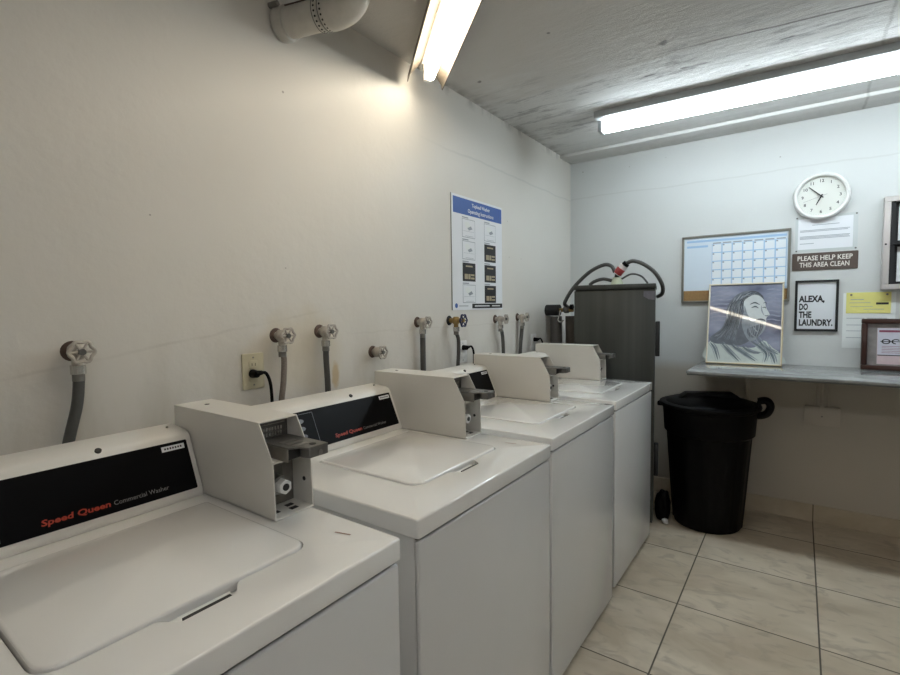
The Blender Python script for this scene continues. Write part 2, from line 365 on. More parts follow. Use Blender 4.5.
def tag(o, label, cat, group=None, kind=None):
    if label: o['label'] = label
    if cat: o['category'] = cat
    if group: o['group'] = group
    if kind: o['kind'] = kind
    return o
def thing(name, label, cat, loc=(0, 0, 0), M=None, group=None):
    o = bpy.data.objects.new(name, None); COL.objects.link(o); o.empty_display_size = 0.05
    if M is not None: o.matrix_world = M
    else: o.location = loc
    return tag(o, label, cat, group)
def struct(mb, name, label=None):
    o = mb.build(name); o['kind'] = 'structure'
    if label: o['label'] = label
    return o
def on_back(x, z, d=0.0, lean=0.0, y=None):
    """board frame: local x right, local y up, local z out of the back wall"""
    M = Matrix(((1, 0, 0, x), (0, 0, -1, (D if y is None else y)-d), (0, 1, 0, z), (0, 0, 0, 1)))
    return M @ Matrix.Rotation(-lean, 4, 'X')
def on_left(y, z, d=0.0):
    return Matrix(((0, 0, 1, d), (1, 0, 0, y), (0, 1, 0, z), (0, 0, 0, 1)))

# ---------------------------------------------------------------- room shell
b = MB(); b.box(-0.12, XR+0.12, YB-0.12, D+0.12, -0.10, 0, M_floor); struct(b, 'floor', 'beige stone tile floor with thin dark grout')
b = MB(); b.box(-0.12, XR+0.12, YB-0.12, D+0.12, HC, HC+0.12, M_ceil); struct(b, 'ceiling', 'grey-white painted ceiling with chipped paint')
b = MB(); b.box(-0.12, 0, YB-0.12, D+0.12, 0, HC, M_wall_l); struct(b, 'wall_left', 'off-white plaster wall behind the washers')
b = MB(); b.box(0, XR, D, D+0.12, 0, HC, M_wall_b); struct(b, 'wall_back', 'pale wall with clock and notices')
b = MB()
b.box(XR, XR+0.12, YB, D, 0, HC, M_wall_o)
struct(b, 'wall_right')
b = MB(); b.box(0, XR, YB-0.12, YB, 0, HC, M_wall_o); struct(b, 'wall_front')
b = MB(); b.box(0.0, XR, D-0.012, D, 0, 0.107, M_base_tile, 0.002, 1); struct(b, 'baseboard_back', 'beige stone tile baseboard')
b = MB(); b.box(0.0, XR, 3.535, D, HC-0.022, HC, M_ceil, 0.004, 2); struct(b, 'trim_1', 'shallow painted band where ceiling meets back wall')

# ---------------------------------------------------------------- lights
def tube_lamp(mb, a, c, r, mt):
    a = Vector(a); c = Vector(c); mb.cyl(a, c, r, mt, seg=16)
def socket(mb, p, d, mt):
    p = Vector(p); d = Vector(d); mb.cyl(p, p+d*0.018, 0.021, mt, seg=14)
# warm fixture running diagonally over the washers
DX = Vector((0.7375, -0.6745, 0)).normalized()
A1 = Vector((0.055, 1.845, 0))
L1 = 1.85
Mw = Matrix(((DX.x, -DX.y, 0, A1.x), (DX.y, DX.x, 0, A1.y), (0, 0, 1, 0), (0, 0, 0, 1)))
t = thing('fluorescent_light', 'warm white fluorescent light with deep reflector wings, running diagonally over the washers', 'ceiling light', M=Mw)
b = MB(); b.prism([(-0.030, HC), (-0.030, 2.472), (-0.024, 2.462), (0.024, 2.462), (0.030, 2.472), (0.030, HC)], 'x', 0.0, L1, M_fixture, 0.003); b.build('housing', t)
M_reflector = mat('cream_reflector', (0.15, 0.125, 0.095), 0.4)
for sgn, hw in ((-1, 0.090), (1, 0.079)):
    b = MB(); b.prism([(sgn*0.030, 2.470), (sgn*(hw-.005), 2.408), (sgn*(hw-.002), 2.384), (sgn*(hw+.002), 2.384), (sgn*(hw-.001), 2.411), (sgn*0.030, 2.476)], 'x', 0.060 if sgn < 0 else 0.0, L1, M_reflector); b.build('reflector_wing', t)
b = MB(); b.cyl((0.075, 0.010, 2.412), (L1-0.03, 0.010, 2.412), 0.023, M_warm_tube, seg=20); b.build('fluorescent_tube', t)
for xx in (0.050, L1-0.024):
    b = MB(); b.box(xx, xx+0.022, -0.018, 0.018, 2.392, 2.464, M_fixture, 0.004); b.build('lamp_holder', t)
# cool strip light along the back
t = thing('fluorescent_light', 'cool white twin tube strip light along the ceiling near the back wall', 'ceiling light', M=Matrix.Translation((0.485, 2.955, 0)) @ Matrix.Rotation(math.radians(2.4), 4, 'Z'))
L2 = 2.45
b = MB(); b.box(0, L2, -0.082, 0.082, 2.458, HC, M_fixture_grey, 0.004); b.build('housing', t)
for yy in (0.0, 0.034):
    b = MB(); b.cyl((0.03, yy, 2.415), (L2-0.03, yy, 2.415), 0.018, M_cool_tube, seg=20); b.build('fluorescent_tube', t)
    for xx in (0.004, L2-0.028):
        b = MB(); b.box(xx, xx+0.024, yy-0.018, yy+0.018, 2.395, 2.459, M_fixture_grey, 0.004); b.build('lamp_holder', t)
for xx in (0.80, 1.06):
    b = MB(); b.tube([(xx, -0.055, 2.459), (xx, -0.050, 2.41), (xx, -0.026, 2.392), (xx, 0.026, 2.392), (xx, 0.050, 2.41), (xx, 0.055, 2.459)], 0.0015, M_steel, 6, 3); b.build('tube_clip', t)

# added fill light, unseen behind the camera, shaped as a strip light
t = thing('fluorescent_light', 'added fill light behind the camera, a single white tube strip on the ceiling', 'ceiling light', (1.75, -0.45, 0))
b = MB(); b.box(0, 1.25, -0.05, 0.05, 2.45, HC, M_fixture, 0.004); b.build('housing', t)
b = MB(); b.cyl((0.03, 0, 2.415), (1.22, 0, 2.415), 0.019, M_fill_tube, seg=16); b.build('fluorescent_tube', t)
for xx in (0.006, 1.222):
    b = MB(); b.box(xx, xx+0.022, -0.018, 0.018, 2.395, 2.451, M_fixture, 0.004); b.build('lamp_holder', t)
# ---------------------------------------------------------------- drain pipe up at the ceiling
t = thing('drain_pipe', 'thick off-white drain pipe coming from the left wall and turning up into the ceiling', 'pipe', (0.0, 1.107, 2.360))
dp = Vector((0.93, 0.24, 0)).normalized()
b = MB(); b.cyl((0.0, 0, 0), dp*0.24, 0.049, M_pvc, seg=36); b.build('pipe_run', t)
b = MB(); b.cyl((0.0, 0, 0), dp*0.034, 0.056, M_pvc, seg=36); b.cyl(dp*0.034, dp*0.038, 0.056, M_pvc, 0.05, seg=36); b.build('wall_collar', t)
b = MB()
e0 = dp*0.20; pts = [e0, dp*0.235, dp*0.272+Vector((0, 0, 0.014)), dp*0.292+Vector((0, 0, 0.045)), dp*0.295+Vector((0, 0, 0.136))]
b.tube(pts, 0.056, M_pvc, 32, 6); o = b.build('elbow', t)
b = MB()
for k in (0.163, 0.186):
    b.cyl(dp*k, dp*(k+0.017), 0.0535, M_pvc, seg=36)
    q = dp.to_track_quat('Z', 'Y'); b.tube([dp*(k-0.001)+q @ Vector((0.0540*math.cos(2*PI*i/36), 0.0540*math.sin(2*PI*i/36), 0)) for i in range(36)], 0.0014, M_steel_dark, 6, 1, closed=True)
    for i in range(22):
        a = 2*PI*i/22; c = dp*(k+0.0085) + q @ Vector((0.0532*math.cos(a), 0.0532*math.sin(a), 0)); n_ = q @ Vector((math.cos(a), math.sin(a), 0))
        b.cyl(c, c+n_*0.0012, 0.0035, M_dark, seg=8)
b.build('pipe_strap', t)
b = MB(); b.tube([dp*0.03+Vector((0, -0.024, 0.046)), dp*0.09+Vector((0, -0.026, 0.043)), dp*0.16+Vector((0, -0.026, 0.043))], 0.004, M_rust, 8, 3)
b.cyl(dp*0.0+Vector((0, -0.045, 0.045)), dp*0.035+Vector((0, -0.045, 0.045)), 0.010, M_steel, seg=12); b.build('rusty_bolt', t)
b = MB(); b.lathe([(0.020, 0.0), (0.030, 0.006), (0.030, 0.055)], M_pvc, 28); o = b.build('pipe_stub'); o.location = (0.07, 0.925, HC-0.056); o.rotation_euler = (0, 0, 0)
tag(o, 'short white capped pipe stub at the ceiling, cut by the top edge of the photo', 'pipe')

# ---------------------------------------------------------------- washing machines
W = 0.681; HT = 0.925
def rrect(x0, x1, y0, y1, r, n=5, rb=None):
    P = []
    rb = r if rb is None else rb; ra = r
    for sx_, sy_, a0 in ((1, 1, 0), (0, 1, 90), (0, 0, 180), (1, 0, 270)):
        r = ra if sx_ else rb
        cx = x1-r if sx_ else x0+r; cy = y1-r if sy_ else y0+r
        for k in range(n+1):
            a = math.radians(a0+90*k/n); P.append((cx+r*math.cos(a), cy+r*math.sin(a)))
    return P
def plate_with_hole(mb, outer, inner, z0, z1, mt, rim=0.005):
    b_ = bmesh.new()
    def loop(pts, z): return [b_.verts.new((p[0], p[1], z)) for p in pts]
    def edges(vs): return [b_.edges.new((vs[i], vs[(i+1) % len(vs)])) for i in range(len(vs))]
    def off(pts, d):   # shrink the rectangle-like outline towards its middle
        cx = (max(p[0] for p in pts)+min(p[0] for p in pts))/2; cy = (max(p[1] for p in pts)+min(p[1] for p in pts))/2
        hx = (max(p[0] for p in pts)-min(p[0] for p in pts))/2; hy = (max(p[1] for p in pts)-min(p[1] for p in pts))/2
        return [(cx+(p[0]-cx)*(hx-d)/hx, cy+(p[1]-cy)*(hy-d)/hy) for p in pts]
    o3 = loop(off(outer, rim), z1); i1 = loop(inner, z1-0.0015)
    eo = edges(o3); ei = edges(i1)
    bmesh.ops.triangle_fill(b_, edges=eo+ei, use_beauty=True, normal=(0, 0, 1))
    def wall(A, B):
        for i in range(len(A)):
            j = (i+1) % len(A)
            b_.faces.new([A[i], A[j], B[j], B[i]])
    rings = [o3]
    for k in range(1, 5):
        a = PI/2*k/4; rings.append(loop(off(outer, rim*(1-math.sin(a))), z1-rim*(1-math.cos(a))))
    rings.append(loop(outer, z0))
    for A, B in zip(rings[:-1], rings[1:]): wall(B, A)
    i2 = loop(inner, z0); wall(i1, i2)
    mb.bm(b_, mt)

def make_washer(label, x, y):
    t = thing('washing_machine', label, 'washing machine', (x, y, 0), group='coin-operated top-load washers in a row')
    # cabinet
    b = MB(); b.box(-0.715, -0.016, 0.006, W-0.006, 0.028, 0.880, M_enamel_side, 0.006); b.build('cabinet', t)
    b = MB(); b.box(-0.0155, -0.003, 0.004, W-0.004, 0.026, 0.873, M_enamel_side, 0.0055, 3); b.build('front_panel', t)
    for fx, fy in ((-0.06, 0.06), (-0.06, W-0.06), (-0.65, 0.06), (-0.65, W-0.06)):
        b = MB(); b.cyl((fx, fy, 0), (fx, fy, 0.03), 0.022, M_blackm, seg=14); b.build('foot', t)
    # worktop with the lid opening and its finger notch
    lx0, lx1, ly0, ly1 = -0.495, -0.128, 0.150, 0.560
    g = 0.0035; R_ = 0.035
    hole = []
    for p in rrect(lx0-g, lx1+g, ly0-g, ly1+g, R_, 5, 0.012): hole.append(p)
    # notch sits on the front (+x) side; walk the outline and insert it between the two +x corners
    i_ins = max(range(len(hole)), key=lambda i: (hole[i][0] > lx1+g-1e-6 and hole[i][1] < (ly0+ly1)/2, hole[i][1]))
    n0, n1, nd = 0.285, 0.415, 0.030
    notch = [(lx1+g, n0), (lx1+g+0.006, n0+0.006), (lx1+g+nd-0.005, n0+0.018), (lx1+g+nd, n0+0.026), (lx1+g+nd, n1-0.026), (lx1+g+nd-0.005, n1-0.018), (lx1+g+0.006, n1-0.006), (lx1+g, n1)]
    hole = hole[:i_ins+1] + notch + hole[i_ins+1:]
    outer = rrect(-0.72, 0.0, 0.0, W, 0.006, 3)
    b = MB(); plate_with_hole(b, outer, hole, 0.883, HT, M_enamel)
    b.box(-0.715, -0.006, 0.005, W-0.005, 0.884, 0.905, M_enamel)
    b.prism([(lx1-0.01, 0.905), (lx1+g+nd-0.008, 0.905), (lx1-0.01, 0.915)], 'y', n0+0.015, n1-0.015, M_enamel)
    b.box(lx1+g+nd-0.009, lx1+g+nd-0.001, n0+0.028, n1-0.028, 0.905, 0.9228, M_dark)  # dark bar put in for the shade along the notch front
    b.build('worktop', t, angle=30)
    b = MB(); b.box(-0.712, -0.012, 0.010, W-0.010, 0.874, 0.884, M_dark); b.build('gap_strip', t)  # dark strip standing in for shade in the gap below the worktop
    lid = MB(); lid.prism(rrect(lx0, lx1, ly0, ly1, R_-g, 6, 0.009), 'z', 0.906, 0.9285, M_enamel, 0.005, 3); lid.build('lid', t, angle=30)
    # console
    prof = [(-0.553, HT-0.002), (-0.552, 0.935), (-0.607, 1.064), (-0.616, 1.073), (-0.630, 1.077), (-0.700, 1.083), (-0.714, 1.078), (-0.72, 1.065), (-0.72, HT-0.002)]
    cy0, cy1 = 0.045, 0.583
    c = MB(); c.prism(prof, 'y', cy0, cy1, M_console, 0.004, 3)
    co = c.build('console', t, angle=28)
    # panel frame: local u along +y, v up the slope, w out
    p0 = Vector((-0.552, 0, 0.935)); p1 = Vector((-0.607, 0, 1.062)); v_ = (p1-p0).normalized(); wv = Vector((0, 1, 0)).cross(v_).normalized()
    Mp = Matrix(((0, v_.x, wv.x, p0.x), (1, v_.y, wv.y, 0), (0, v_.z, wv.z, p0.z), (0, 0, 0, 1)))
    PL = (p1-p0).length
    b = MB(); b.M = Mp; b.prism(rrect(cy0+0.014, cy1-0.013, 0.011, PL-0.006, 0.003, 2), 'z', -0.003, 0.0022, M_panel, 0.0006, 1)
    b.build('control_panel', co)
    b = MB(); b.M = Mp
    b.text('Speed Queen', 0.270, 0.026, 0.0165, 0.0023, M_red, w=0.118, bold=0.0005, shear=0.1)
    b.text('Commercial Washer', 0.394, 0.026, 0.0140, 0.0023, M_grey, w=0.112)
    b.build('lettering', co)
    b = MB(); b.M = Mp
    for a in (cy0+0.020, 0.208):
        b.quad(a, a+0.0012, 0.018, PL-0.014, 0.0023, M_keyline)
    for z_ in (0.018, PL-0.0152): b.quad(cy0+0.020, 0.2092, z_, z_+0.0012, 0.0023, M_keyline)
    for k in range(4):
        for yy in (0.095, 0.150):
            zz = 0.030+k*0.024
            b.prism([(yy+0.020*math.cos(2*PI*q_/14), zz+0.008*math.sin(2*PI*q_/14)) for q_ in range(14)], 'z', 0.002, 0.0035, M_keyline)
    b.build('keypad', co)
    b = MB(); b.M = Mp; b.quad(0.510, 0.562, PL-0.026, PL-0.0135, 0.0023, M_paper)
    for k in range(7): b.quad(0.516+k*0.006, 0.5195+k*0.006, PL-0.022, PL-0.0175, 0.003, M_ink, 0.0003)
    b.build('asset_sticker', co)
    b = MB(); b.cyl((-0.617, 0.388, 1.066), (-0.612, 0.388, 1.0735), 0.0065, M_dark, seg=14); b.build('screw', co)
    b = MB(); b.cyl((-0.665, 0.555, 1.079), (-0.665, 0.555, 1.084), 0.003, M_steel, seg=10); b.build('screw', co)
    # coin box: open-fronted sheet-metal housing with sloping upper face
    y0, y1 = 0.586, 0.686; xb, xf = -0.690, -0.268; zt = 1.130
    xb_, xt, zb = -0.272, -0.318, 1.048
    side = [(xb, HT), (xf, HT), (xb_, zb), (xt, zt), (xb+0.01, zt), (xb, zt-0.01)]
    c = MB()
    for a, e in ((y0, y0+0.003), (y1-0.003, y1)): c.prism(side, 'y', a, e, M_boxwhite, 0.0008, 1)
    c.box(xb, xt, y0, y1, zt-0.003, zt+0.0006, M_boxwhite, 0.001, 1)
    c.box(xb, xb+0.003, y0, y1, HT, zt, M_boxwhite)
    c.box(xb, xf+0.001, y0, y1, HT, HT+0.004, M_boxwhite, 0.0008, 1)
    c.box(-0.336, xb_+0.001, y0+0.001, y1-0.001, zb-0.002, zb+0.002, M_boxwhite, 0.0008, 1)
    c.box(-0.340, -0.337, y0+0.003, y1-0.003, HT, zb, M_steel)
    cb = c.build('coin_box', t)
    b = MB()   # slotted backing plate set back in the upper opening
    b.box(-0.356, -0.352, y0+0.003, y1-0.003, zb, zt-0.003, M_steel_dark)
    for r_ in range(2):
        for k in range(9):
            b.box(-0.352, -0.3495, y0+0.016+k*0.0075, y0+0.020+k*0.0075, 1.098-r_*0.012, 1.106-r_*0.012, M_chrome)
    b.box(-0.352, -0.348, y0+0.008, y1-0.012, 1.113, 1.1145, M_chrome)
    b.build('slot_plate', cb)
    b = MB()   # coin slide
    b.prism([(-0.35, y0+0.020), (-0.245, y0+0.020), (-0.232, y0+0.038), (-0.210, y0+0.046), (-0.210, y1-0.002), (-0.35, y1-0.002)], 'z', 1.078, 1.0815, M_steel_dark, 0.0008, 1)
    b.box(-0.35, -0.248, y0+0.020, y0+0.0235, 1.050, 1.0785, M_steel, 0.0006, 1)
    b.box(-0.35, -0.242, y1-0.0095, y1-0.006, 1.050, 1.0785, M_steel, 0.0006, 1)
    b.box(-0.350, -0.249, y0+0.024, y1-0.010, 1.054, 1.077, M_dark)
    b.prism([(-0.232, y0+0.042), (-0.210, y0+0.048), (-0.210, y1-0.002), (-0.255, y1-0.002), (-0.255, y0+0.055)], 'z', 1.058, 1.0785, M_steel_dark, 0.0012, 1)
    b.cyl((-0.2105, y1-0.024, 1.066), (-0.2085, y1-0.024, 1.066), 0.006, M_steel, seg=12)
    b.cyl((-0.230, y1-0.028, 1.0814), (-0.230, y1-0.028, 1.0824), 0.0075, M_dark, seg=12)
    for k in range(3): b.box(-0.30+k*0.022, -0.285+k*0.022, y0+0.035, y0+0.075, 1.0815, 1.0822, M_steel)
    b.build('coin_slide', cb)
    b = MB()   # lock on the cash vault
    b.cyl((-0.337, y0+0.038, 0.985), (-0.300, y0+0.038, 0.985), 0.022, M_steel, 0.021, seg=18)
    b.prism([(y0+0.038+0.017*math.cos(2*PI*(k+.5)/6), 0.985+0.017*math.sin(2*PI*(k+.5)/6)) for k in range(6)], 'x', -0.302, -0.282, M_white_plastic, 0.002, 2)
    b.cyl((-0.282, y0+0.038, 0.985), (-0.2805, y0+0.038, 0.985), 0.008, M_dark, seg=12)
    b.box(-0.337, -0.325, y0+0.004, y0+0.062, 0.952, 1.025, M_steel_dark, 0.002)
    b.build('vault_lock', cb)
    for (hx, hy) in ((-0.300, y0+0.022), (-0.290, y0+0.062), (-0.312, y0+0.066)):
        b = MB(); b.box(hx-0.006, hx+0.006, hy-0.009, hy+0.009, HT+0.0041, HT+0.0052, M_dark); b.build('floor_slot', cb)
    b = MB(); b.cyl((-0.295, y1-0.0032, 0.985), (-0.295, y1-0.0045, 0.985), 0.005, M_dark, seg=12); b.build('screw_hole', cb)
    b = MB(); b.cyl((-0.62, y0+0.05, zt+0.0006), (-0.62, y0+0.05, zt+0.002), 0.006, M_steel, seg=12); b.build('screw', cb)
    return t
washer_pos = [(0.870, 0.018), (0.849, 0.776), (0.825, 1.521), (0.811, 2.272)]
wlab = ['white coin-operated washer nearest the camera, cut by the bottom left of the photo',
        'white coin-operated washer second from the camera, under the two taps beside the ivory outlet',
        'white coin-operated washer third from the camera, under the blue-topped poster',
        'white coin-operated washer farthest away, beside the dark steel cabinet']
def copy_tree(o, parent=None):
    c = o.copy(); COL.objects.link(c); c.parent = parent
    if parent is not None: c.matrix_parent_inverse = o.matrix_parent_inverse.copy()
    for ch in o.children: copy_tree(ch, c)
    return c
first = make_washer(wlab[0], *washer_pos[0])
washers = [first]
for (x, y), lb in list(zip(washer_pos, wlab))[1:]:
    c = copy_tree(first); c.location = (x, y, 0); c['label'] = lb; washers.append(c)
M_print_mark = mat('worn_red_print', (0.42, 0.27, 0.22), 0.5, noise=0.6, nscale=300)
# worn printed marks on the worktops, each its own place
def worktop_mark(wi, x, y, ln):
    b = MB(); r = random.Random(wi)
    for k in range(9):
        xx = x + (k-4)*ln/9; b.quad(xx, xx+ln/9, y-0.0025+k*0.0010, y+0.001+k*0.0010, HT+0.0002, M_print_mark, 0.0004)
    b.build('worn_print', washers[wi])
worktop_mark(0, -0.110, 0.625, 0.035)
worktop_mark(1, -0.118, 0.618, 0.035)

# ---------------------------------------------------------------- taps and hoses on the left wall
def make_valve(name, label, y, z, reach=0.065, brass=False, outlet=True, r=0.031):
    t = thing(name, label, 'tap', (0, y, z), group='hose taps on the left wall')
    b = MB(); b.cyl((0, 0, 0), (0.006, 0, 0), 0.026, M_blackm if brass else M_rust, 0.02, seg=20); b.build('escutcheon', t)
    body = M_brass if brass else M_valve
    b = MB(); b.cyl((0.004, 0, 0), (reach-0.022, 0, 0), 0.013, body, seg=16)
    b.lathe([(0.012, -0.020), (0.019, -0.012), (0.021, 0), (0.019, 0.012), (0.012, 0.02)], body, 20, M=Matrix.Translation((reach*0.48, 0, 0)))
    b.prism([(0.013*math.cos(2*PI*k/6), 0.013*math.sin(2*PI*k/6)) for k in range(6)], 'x', reach-0.024, reach-0.010, body, 0.001)
    b.cyl((reach-0.012, 0, 0), (reach+0.004, 0, 0), 0.005, M_steel, seg=10)
    b.build('valve_body', t)
    if outlet:
        b = MB(); b.cyl((reach*0.48, 0, -0.012), (reach*0.48, 0, -0.034), 0.0125, body, seg=16); b.build('spout', t)
    hm = M_blue_dark if brass else M_valve
    b = MB()
    pts = []
    for k in range(36):
        a = 2*PI*k/36; rr = r*(1+0.10*math.cos(6*a)); pts.append((reach, rr*math.cos(a), rr*math.sin(a)))
    b.tube(pts, 0.0042, hm, 8, 1, closed=True)
    for k in range(6):
        a = 2*PI*k/6; b.cyl((reach-0.003, 0, 0), (reach, r*math.cos(a), r*math.sin(a)), 0.0030, hm, seg=8)
    b.cyl((reach-0.006, 0, 0), (reach+0.005, 0, 0), 0.008, M_brass if brass else M_steel_dark, seg=12)
    b.build('handle_wheel', t)
    return t
def hose(label, pts, mt, r=0.0115, group='washer supply hoses'):
    t = thing('supply_hose', label, 'hose', pts[0], group=group)
    o = Vector(pts[0]); P = [Vector(p)-o for p in pts]
    b = MB(); b.cyl(P[0]+Vector((0, 0, 0.0)), P[0]+Vector((0, 0, -0.022)), 0.0165, M_chrome, seg=16); b.cyl(P[0]+Vector((0, 0, -0.022)), P[0]+Vector((0, 0, -0.040)), 0.0135, M_steel, seg=16); b.build('coupling', t)
    b = MB(); b.tube([P[0]+Vector((0, 0, -0.03))]+P[1:], r, mt, 12, 6); b.build('hose_tube', t)
    return t
VALVES = [  # y, z, brass, outlet
    ('rusty white wheel tap alone on the wall above the nearest washer', 0.448, 1.276, 0.065, False, True),
    ('rusty wheel tap just right of the ivory outlet, feeding the braided hose', 1.040, 1.283, 0.070, False, True),
    ('rusty wheel tap second to the right of the ivory outlet, feeding a straight dark hose', 1.232, 1.288, 0.070, False, True),
    ('small capped white wheel tap with no hose, low on the wall', 1.515, 1.186, 0.060, False, False),
    ('white wheel tap with a thick dark hose, left of the blue-handled tap', 1.822, 1.303, 0.065, False, True),
    ('brass tap with a dark blue wheel below the lower left of the poster', 2.085, 1.303, 0.090, True, True),
    ('small wheel tap right of the poster, left one of the far pair', 2.560, 1.297, 0.075, False, True),
    ('small wheel tap nearest the back corner, right one of the far pair', 2.845, 1.302, 0.070, False, True)]
for i, (lb, y, z, reach, br, out) in enumerate(VALVES):
    make_valve('hose_tap', lb, y, z, reach, br, out, 0.0255 if not br else 0.030)
def sp(i): return (VALVES[i][3]*0.48, VALVES[i][1], VALVES[i][2]-0.034)
def drop(i, d): x, y, z = sp(i); return [(x, y, z)]+[(x+a, y+b_, c) for a, b_, c in d]
hose('grey hose curving down from the tap above the nearest washer', drop(0, [(0, 0.0, 1.20), (0.003, -0.008, 1.14), (0.002, -0.03, 1.05), (0.0, -0.06, 0.90), (0, -0.06, 0.62)]), M_rubber, 0.0125)
hose('tan braided hose beside the ivory outlet', drop(1, [(0, 0.006, 1.20), (0.0, 0.0, 1.12), (0, -0.012, 1.04), (0, -0.02, 0.9), (0, -0.02, 0.62)]), M_braid, 0.010)
hose('straight dark hose behind the second washer', drop(2, [(0, 0.0, 1.18), (0, 0.004, 1.08), (0, 0.005, 0.9), (0, 0, 0.62)]), M_rubber, 0.011)
hose('thick straight dark hose left of the blue-handled tap', drop(4, [(0, 0.0, 1.20), (0, 0.0, 1.08), (0, 0, 0.9), (0, 0, 0.62)]), M_rubber, 0.0135)
hose('slim curved hose hanging from the brass blue-handled tap', drop(5, [(0.0, 0.02, 1.20), (-0.008, 0.03, 1.12), (-0.012, 0.025, 1.0), (-0.015, 0.02, 0.62)]), M_rubber, 0.010)
hose('curved dark hose from the left tap of the far pair', drop(6, [(-0.002, 0.02, 1.22), (-0.008, 0.045, 1.14), (-0.01, 0.05, 1.0), (-0.012, 0.05, 0.62)]), M_rubber, 0.011)
hose('straight dark hose from the right tap of the far pair', drop(7, [(-0.006, 0.0, 1.18), (-0.01, -0.01, 1.05), (-0.012, -0.01, 0.62)]), M_rubber, 0.0125)

# outlets and plugs
def outlet(label, y, z, plug_z, cord, w_=0.080, h_=0.120, mt=M_ivory):
    t = thing('wall_outlet', label, 'outlet', M=on_left(y, z), group='electrical outlets on the left wall')
    b = MB(); b.prism(rrect(-w_/2, w_/2, -h_/2, h_/2, 0.004, 3), 'z', 0, 0.006, mt, 0.002); b.build('cover_plate', t)
    b = MB()
    for s_ in (-1, 1):
        b.prism(rrect(-0.017, 0.017, s_*0.022-0.015, s_*0.022+0.015, 0.008, 4), 'z', 0.005, 0.0075, mt, 0.0006)
        if s_ > 0 or plug_z > 0:
            for q_ in (-0.006, 0.006): b.box(q_-0.001, q_+0.001, s_*0.022-0.004, s_*0.022+0.005, 0.0074, 0.0078, M_dark)
    b.cyl((0, 0.046, 0.006), (0, 0.046, 0.0072), 0.003, M_steel, seg=8); b.cyl((0, -0.046, 0.006), (0, -0.046, 0.0072), 0.003, M_steel, seg=8)
    b.build('socket', t)
def plug(label, y, z, cord):
    t = thing('power_cord', label, 'power cord', (0.0079, y, z), group='black washer power cords')
    b = MB(); b.cyl((0, 0, 0), (0.026, 0.0, 0), 0.015, M_black, 0.012, seg=16); b.cyl((0.024, -0.002, 0.002), (0.030, 0.016, 0.004), 0.011, M_black, 0.007, seg=12); b.build('plug', t)
    b = MB(); b.tube([(0.028, 0.010, 0.003)]+cord, 0.0055, M_black, 10, 6); b.build('cord', t)
outlet('ivory outlet plate with a black plug above the gap between the two nearest washers', 0.945, 1.168, -1, None)
plug('black cord plugged into the ivory outlet', 0.940, 1.160, [(0.030, 0.030, 0.000), (0.030, 0.045, -0.035), (0.029, 0.050, -0.10), (0.028, 0.052, -0.25), (0.028, 0.05, -0.55)])
outlet('pale outlet plate below the blue-handled tap, mostly behind the washers', 2.200, 1.130, -1, None, mt=M_white_plastic)
plug('black cord in the outlet below the blue-handled tap', 2.200, 1.152, [(0.032, 0.035, 0.004), (0.032, 0.055, -0.03), (0.030, 0.060, -0.10), (0.028, 0.06, -0.5)])
outlet('pale outlet plate near the back corner, mostly behind the farthest washer', 3.075, 1.120, -1, None, mt=M_white_plastic)
plug('black cord in the outlet near the back corner', 3.075, 1.142, [(0.032, 0.035, 0.004), (0.034, 0.060, -0.03), (0.030, 0.065, -0.10), (0.028, 0.065, -0.5)])

# ---------------------------------------------------------------- instruction poster
PW, PH = 0.530, 0.612
t = thing('instruction_poster', 'white washer instruction poster with a blue header on the left wall', 'poster', M=on_left(2.112, 1.356))
b = MB(); b.box(0, PW, 0, PH, 0.0005, 0.004, M_paper); b.box(-0.004, 0.0, 0.0, PH, 0.0005, 0.0045, M_alu); b.build('poster_board', t)  # left metal-coloured strip stands in for the shadow at the poster edge
b = MB(); b.quad(0.014, PW-0.006, PH-0.097, PH-0.012, 0.004, M_blue); b.build('header_band', t)
b = MB(); b.text('Topload Washer', PW*0.55, PH-0.047, 0.028, 0.0047, M_paper, align='CENTER', bold=0.0006); b.text('Operating Instructions', PW*0.55, PH-0.082, 0.030, 0.0047, M_paper, align='CENTER', bold=0.0006)
b.build('header_lettering', t)
icons = [(0, 0, 0), (0, 1, 0), (0, 2, 1), (0, 3, 0), (1, 0, 0), (1, 1, 1), (1, 2, 1), (1, 3, 1)]
